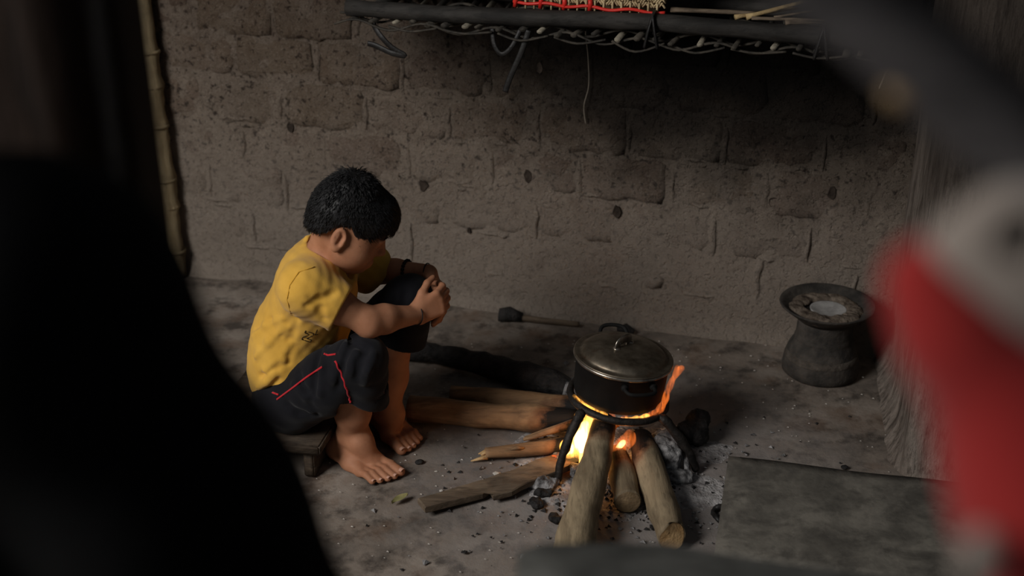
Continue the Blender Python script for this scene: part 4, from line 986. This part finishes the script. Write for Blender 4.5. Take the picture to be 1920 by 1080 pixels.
# eyes, brows, nails, bracelets
for s in (-1,1):
    v_, f_ = lathe([(.0001,-.0065),(.0045,-.005),(.0065,0),(.0045,.005),(.0001,.0065)], 12, hp_(.0765,.030*s,-.034)); MO('eye', v_, f_, M_eye, boy)
    MO('eyebrow', *tube([hp_(.090,.014*s,-.017), hp_(.088,.030*s,-.013), hp_(.078,.047*s,-.018)], [.0022,.0026,.0012], 6, flat=.7), M_hair, boy)
def nail(c, d, up, r_): MO('nail', *grid(lambda a, b: c+d*(a-.5)*r_*1.3+unit(np.cross(d,up))*(b-.5)*r_*1.25+up*(r_*.98-1.1*r_*(b-.5)**2), 4, 5), M_nail, boy)
for t, d, r_ in tipsN+tipsF[:3]: nail(t+d*r_*.25, d, UP, r_)
nail(tipF-tdF*.003, tdF, unit(V(.1,-.95,.3)-tdF*np.dot(V(.1,-.95,.3),tdF)), .0068); nail(tipN-tdN*.003, tdN, unit(V(0,-.5,.85)-tdN*np.dot(V(0,-.5,.85),tdN)), .0068)
def bracelet(name, p, d, r_, rr, mat, beads=0, sq=1.0):
    x, y = frame(d); pts = [p+(x*math.cos(a)+y*math.sin(a)*sq)*r_ for a in np.linspace(0,2*math.pi,25)]
    parts = [tube(pts, rr if not beads else rr*.35, 7, cap=False)]
    for k in range(beads):
        a = 2*math.pi*k/beads; parts.append(lathe([(.0002,-rr),(rr*.8,-rr*.6),(rr,0),(rr*.8,rr*.6),(.0002,rr)], 8, p+(x*math.cos(a)+y*math.sin(a)*sq)*r_))
    MO(name, *join(parts), mat, boy)
dfF = unit(wrF-elF); dfN = unit(wrN-elN)
bracelet('beaded_bracelet', elF*.42+wrF*.58, dfF, .0285, .0048, M_black, 20)
bracelet('thread_bracelet', wrF-dfF*.004, dfF, .0235, .0014, M_black)
bracelet('thread_bracelet', wrN-dfN*.002, dfN, .0240, .0014, M_black)

# ------------------------------------------------------------------ person in black standing close by at the left, hand on hip
K = SDF(V(-.95,.30,-.01), V(.14,.98,1.86), .011)
sh = V(-.262,.625,1.395); sh2 = V(-.60,.66,1.40); kc = (sh+sh2)/2
K.ell(kc+V(0,0,-.17), V(.185,.115,.24), None, .05); K.cap(sh, sh2, .072, .072, .06); K.ell(kc+V(0,0,-.46), V(.150,.105,.16), None, .08); K.ell(kc+V(0,0,-.62), V(.172,.118,.16), None, .06)
K.cap(kc+V(0,0,.03), kc+V(0,0,.12), .062, .056, .04)
e1, w1 = V(-.128,.600,1.150), V(-.262,.535,.945)
K.chain([sh, sh*.5+e1*.5, e1], [.078,.066,.056], .05); K.chain([e1, e1*.5+w1*.5, w1], [.056,.050,.040], .03)
e2, w2 = V(-.72,.66,1.12), V(-.70,.58,.88); K.chain([sh2, e2, w2], [.076,.058,.040], .05)
for s in (-1,1): K.chain([kc+V(.085*s,0,-.66), kc+V(.095*s,-.01,-1.0), kc+V(.10*s,.01,-1.32)], [.098,.075,.055], .05)
KP, KF = K.mesh()
Kb = SDF(V(-.85,.30,-.01), V(-.02,.98,1.86), .009)
hc = kc+V(0,-.01,.24)
Kb.cap(kc+V(0,0,.02), hc+V(0,0,-.06), .055, .052, .03); Kb.ell(hc, V(.076,.094,.108), None, .02); Kb.ell(hc+V(0,.06,-.06), V(.05,.045,.06), None, .04); Kb.cap(hc+V(0,.092,.0), hc+V(0,.112,-.03), .010, .014, .015)
for s in (-1,1):
    Kb.ell(hc+V(.076*s,0,-.01), V(.010,.020,.032), None, .01); Kb.ell(hc+V(.032*s,.098,.01), V(.016,.012,.010), None, .012, 's')
for wv_, dv_, sv_ in ((w1,V(-.55,.2,-.75),1),(w2,V(.1,.05,-1),-1)):
    d = unit(dv_); x, y = frame(d); Kb.cap(wv_-d*.05, wv_, .030, .028, .02); Kb.cap(wv_, wv_+d*.085, .028, .034, .02)
    for k in range(4): Kb.cap(wv_+d*.085+x*(k-1.5)*.019, wv_+d*(.150+.01*(k in (1,2)))+x*(k-1.5)*.020, .0105, .009, .004)
    Kb.cap(wv_+d*.03+x*.025*sv_, wv_+d*.085+x*.055*sv_, .013, .010, .008)
for s in (-1,1):
    fo = kc+V(.10*s,.01,-1.32); Kb.chain([fo, V(fo[0],fo[1],.06)], [.050,.040], .02); Kb.chain([V(fo[0],fo[1]-.03,.035), V(fo[0]+.01*s,fo[1]+.14,.026)], [.036,.034], .02)
Kb.full(lambda X, Y, Z: (.002-Z)+0*X+0*Y)
Kb.cap(kc+V(0,0,.0), kc+V(0,0,-.40), .07, .07, .02)
kbP, kbF = Kb.mesh()
bp2 = MO('person', kbP, kbF, M_skin, base=V(kc[0],kc[1],0)); tag(bp2, 'person in a black coat standing out of focus at the left edge, seen from behind', 'person')
MO('coat', KP, KF, M_coat, bp2)
Kh = SDF(hc-.2, hc+.2, .008); Kh.ell(hc+V(0,-.012,.012), V(.088,.100,.112), None, .02)
Kh.full(lambda X, Y, Z: np.maximum((Y-hc[1]-.062)+.3*(Z-hc[2]-.06), (hc[2]-.055-Z))+0*X, .02); MO('hair', *Kh.mesh(), M_hair, bp2)

# ------------------------------------------------------------------ near, out-of-focus things
# dark table top at the bottom edge
tz = .940
far = [Zp(972,1024,tz)[:2], Zp(1010,1012,tz)[:2], Zp(1250,1008,tz)[:2], Zp(1330,1022,tz)[:2], Zp(1420,1040,tz)[:2], Zp(1560,1062,tz)[:2], Zp(1760,1090,tz)[:2]]
nearp = [np.array([far[-1][0]+.02, .40]), np.array([far[0][0]-.03, .40])]
tb = thing('work_table', ((far[0][0]+far[-1][0])/2, .75, 0), 'dark grey rough table top, out of focus at the bottom edge', 'table')
MO('table_top', *prism([p for p in (nearp[1], nearp[0])]+far[::-1], tz-.045, tz, .004, .008), M_table, tb)
for p in (far[1]+V(.05,-.10), far[5]+V(0,-.09), nearp[0]+V(-.05,.05), nearp[1]+V(.06,.05)):
    MO('leg', *boxm((p[0],p[1],(tz-.045)/2),(1,0,0),(0,1,0),(0,0,1),.025,.025,(tz-.045)/2,.004), M_table, tb)
# pole fixed in the right wall, bag hanging from it
a_, b_ = Dp(1490,-95,.50), Dp(2150,470,.50); b_ = b_+unit(b_-a_)*((.755-b_[0])/unit(b_-a_)[0])
pl = thing('hanging_pole', b_, 'grey wooden pole jutting from the right wall, out of focus at the upper right', 'pole')
MO('shaft', *tube([a_+(b_-a_)*t_ for t_ in np.linspace(-.04,1,20)], [.0200]*20, 12, rough=.08, sc=20), M_pole, pl)
kp = Dp(1702,158,.50); S2 = SDF(kp-.03, kp+.03, .002); S2.ell(kp, V(.010,.010,.010), None, .004); S2.cap(kp, kp+unit(_u)*.02, .006, .006, .006); MO('peg', *S2.mesh(), M_oldcut, pl)
G = SDF(Dp(1700,560,.44)+V(-.06,-.10,-.14), Dp(1700,560,.44)+V(.20,.12,.10), .0032)
g_ = lambda x, y, d=.44: Dp(x, y, d)
G.chain([g_(1738,520), g_(1800,625), g_(1915,735), g_(2010,850), g_(2060,1000), g_(2070,1180)], [.0130,.0140,.0155,.021,.027,.029], .03)
G.chain([g_(1985,900,.45), g_(2100,1000,.46)], [.03,.035], .04)
GP, GF = G.mesh()
bag = MO('cloth_bag', GP, GF, M_bagred); tag(bag, 'red cloth bag with a pale grey flap, out of focus at the right edge', 'bag')
G2 = SDF(g_(1800,500)+V(-.05,-.10,-.10), g_(1800,500)+V(.20,.10,.12), .0032)
G2.chain([g_(1800,478,.432), g_(1885,500,.43), g_(1970,540,.43), g_(2090,620,.43)], [.0065,.0120,.018,.024], .02); G2.chain([g_(1800,472,.435), g_(1900,436,.435), g_(2060,410,.435)], [.0065,.011,.014], .02)
G2.cap(g_(1915,448,.40), g_(1915,448,.46), .005, .005, .006, 's')
MO('flap', *G2.mesh(), M_baggrey, bag)
MO('eyelet', *tube([g_(1915,448,.415)+(_r*math.cos(a)+_u*math.sin(a))*.006 for a in np.linspace(0,6.283,20)], .0022, 6, cap=False), M_coat, bag)
MO('toggle', *lathe([(.001,-.010),(.006,-.008),(.0075,0),(.006,.008),(.001,.010)], 12, g_(1842,1048,.415)), M_baggrey, bag)
MO('carry_strap', *tube(spline([g_(2040,410,.44), g_(2060,380,.45), g_(2080,398,.50), Dp(2075,405,.52)], 5), .006, 8, flat=.5), M_coat, bag)
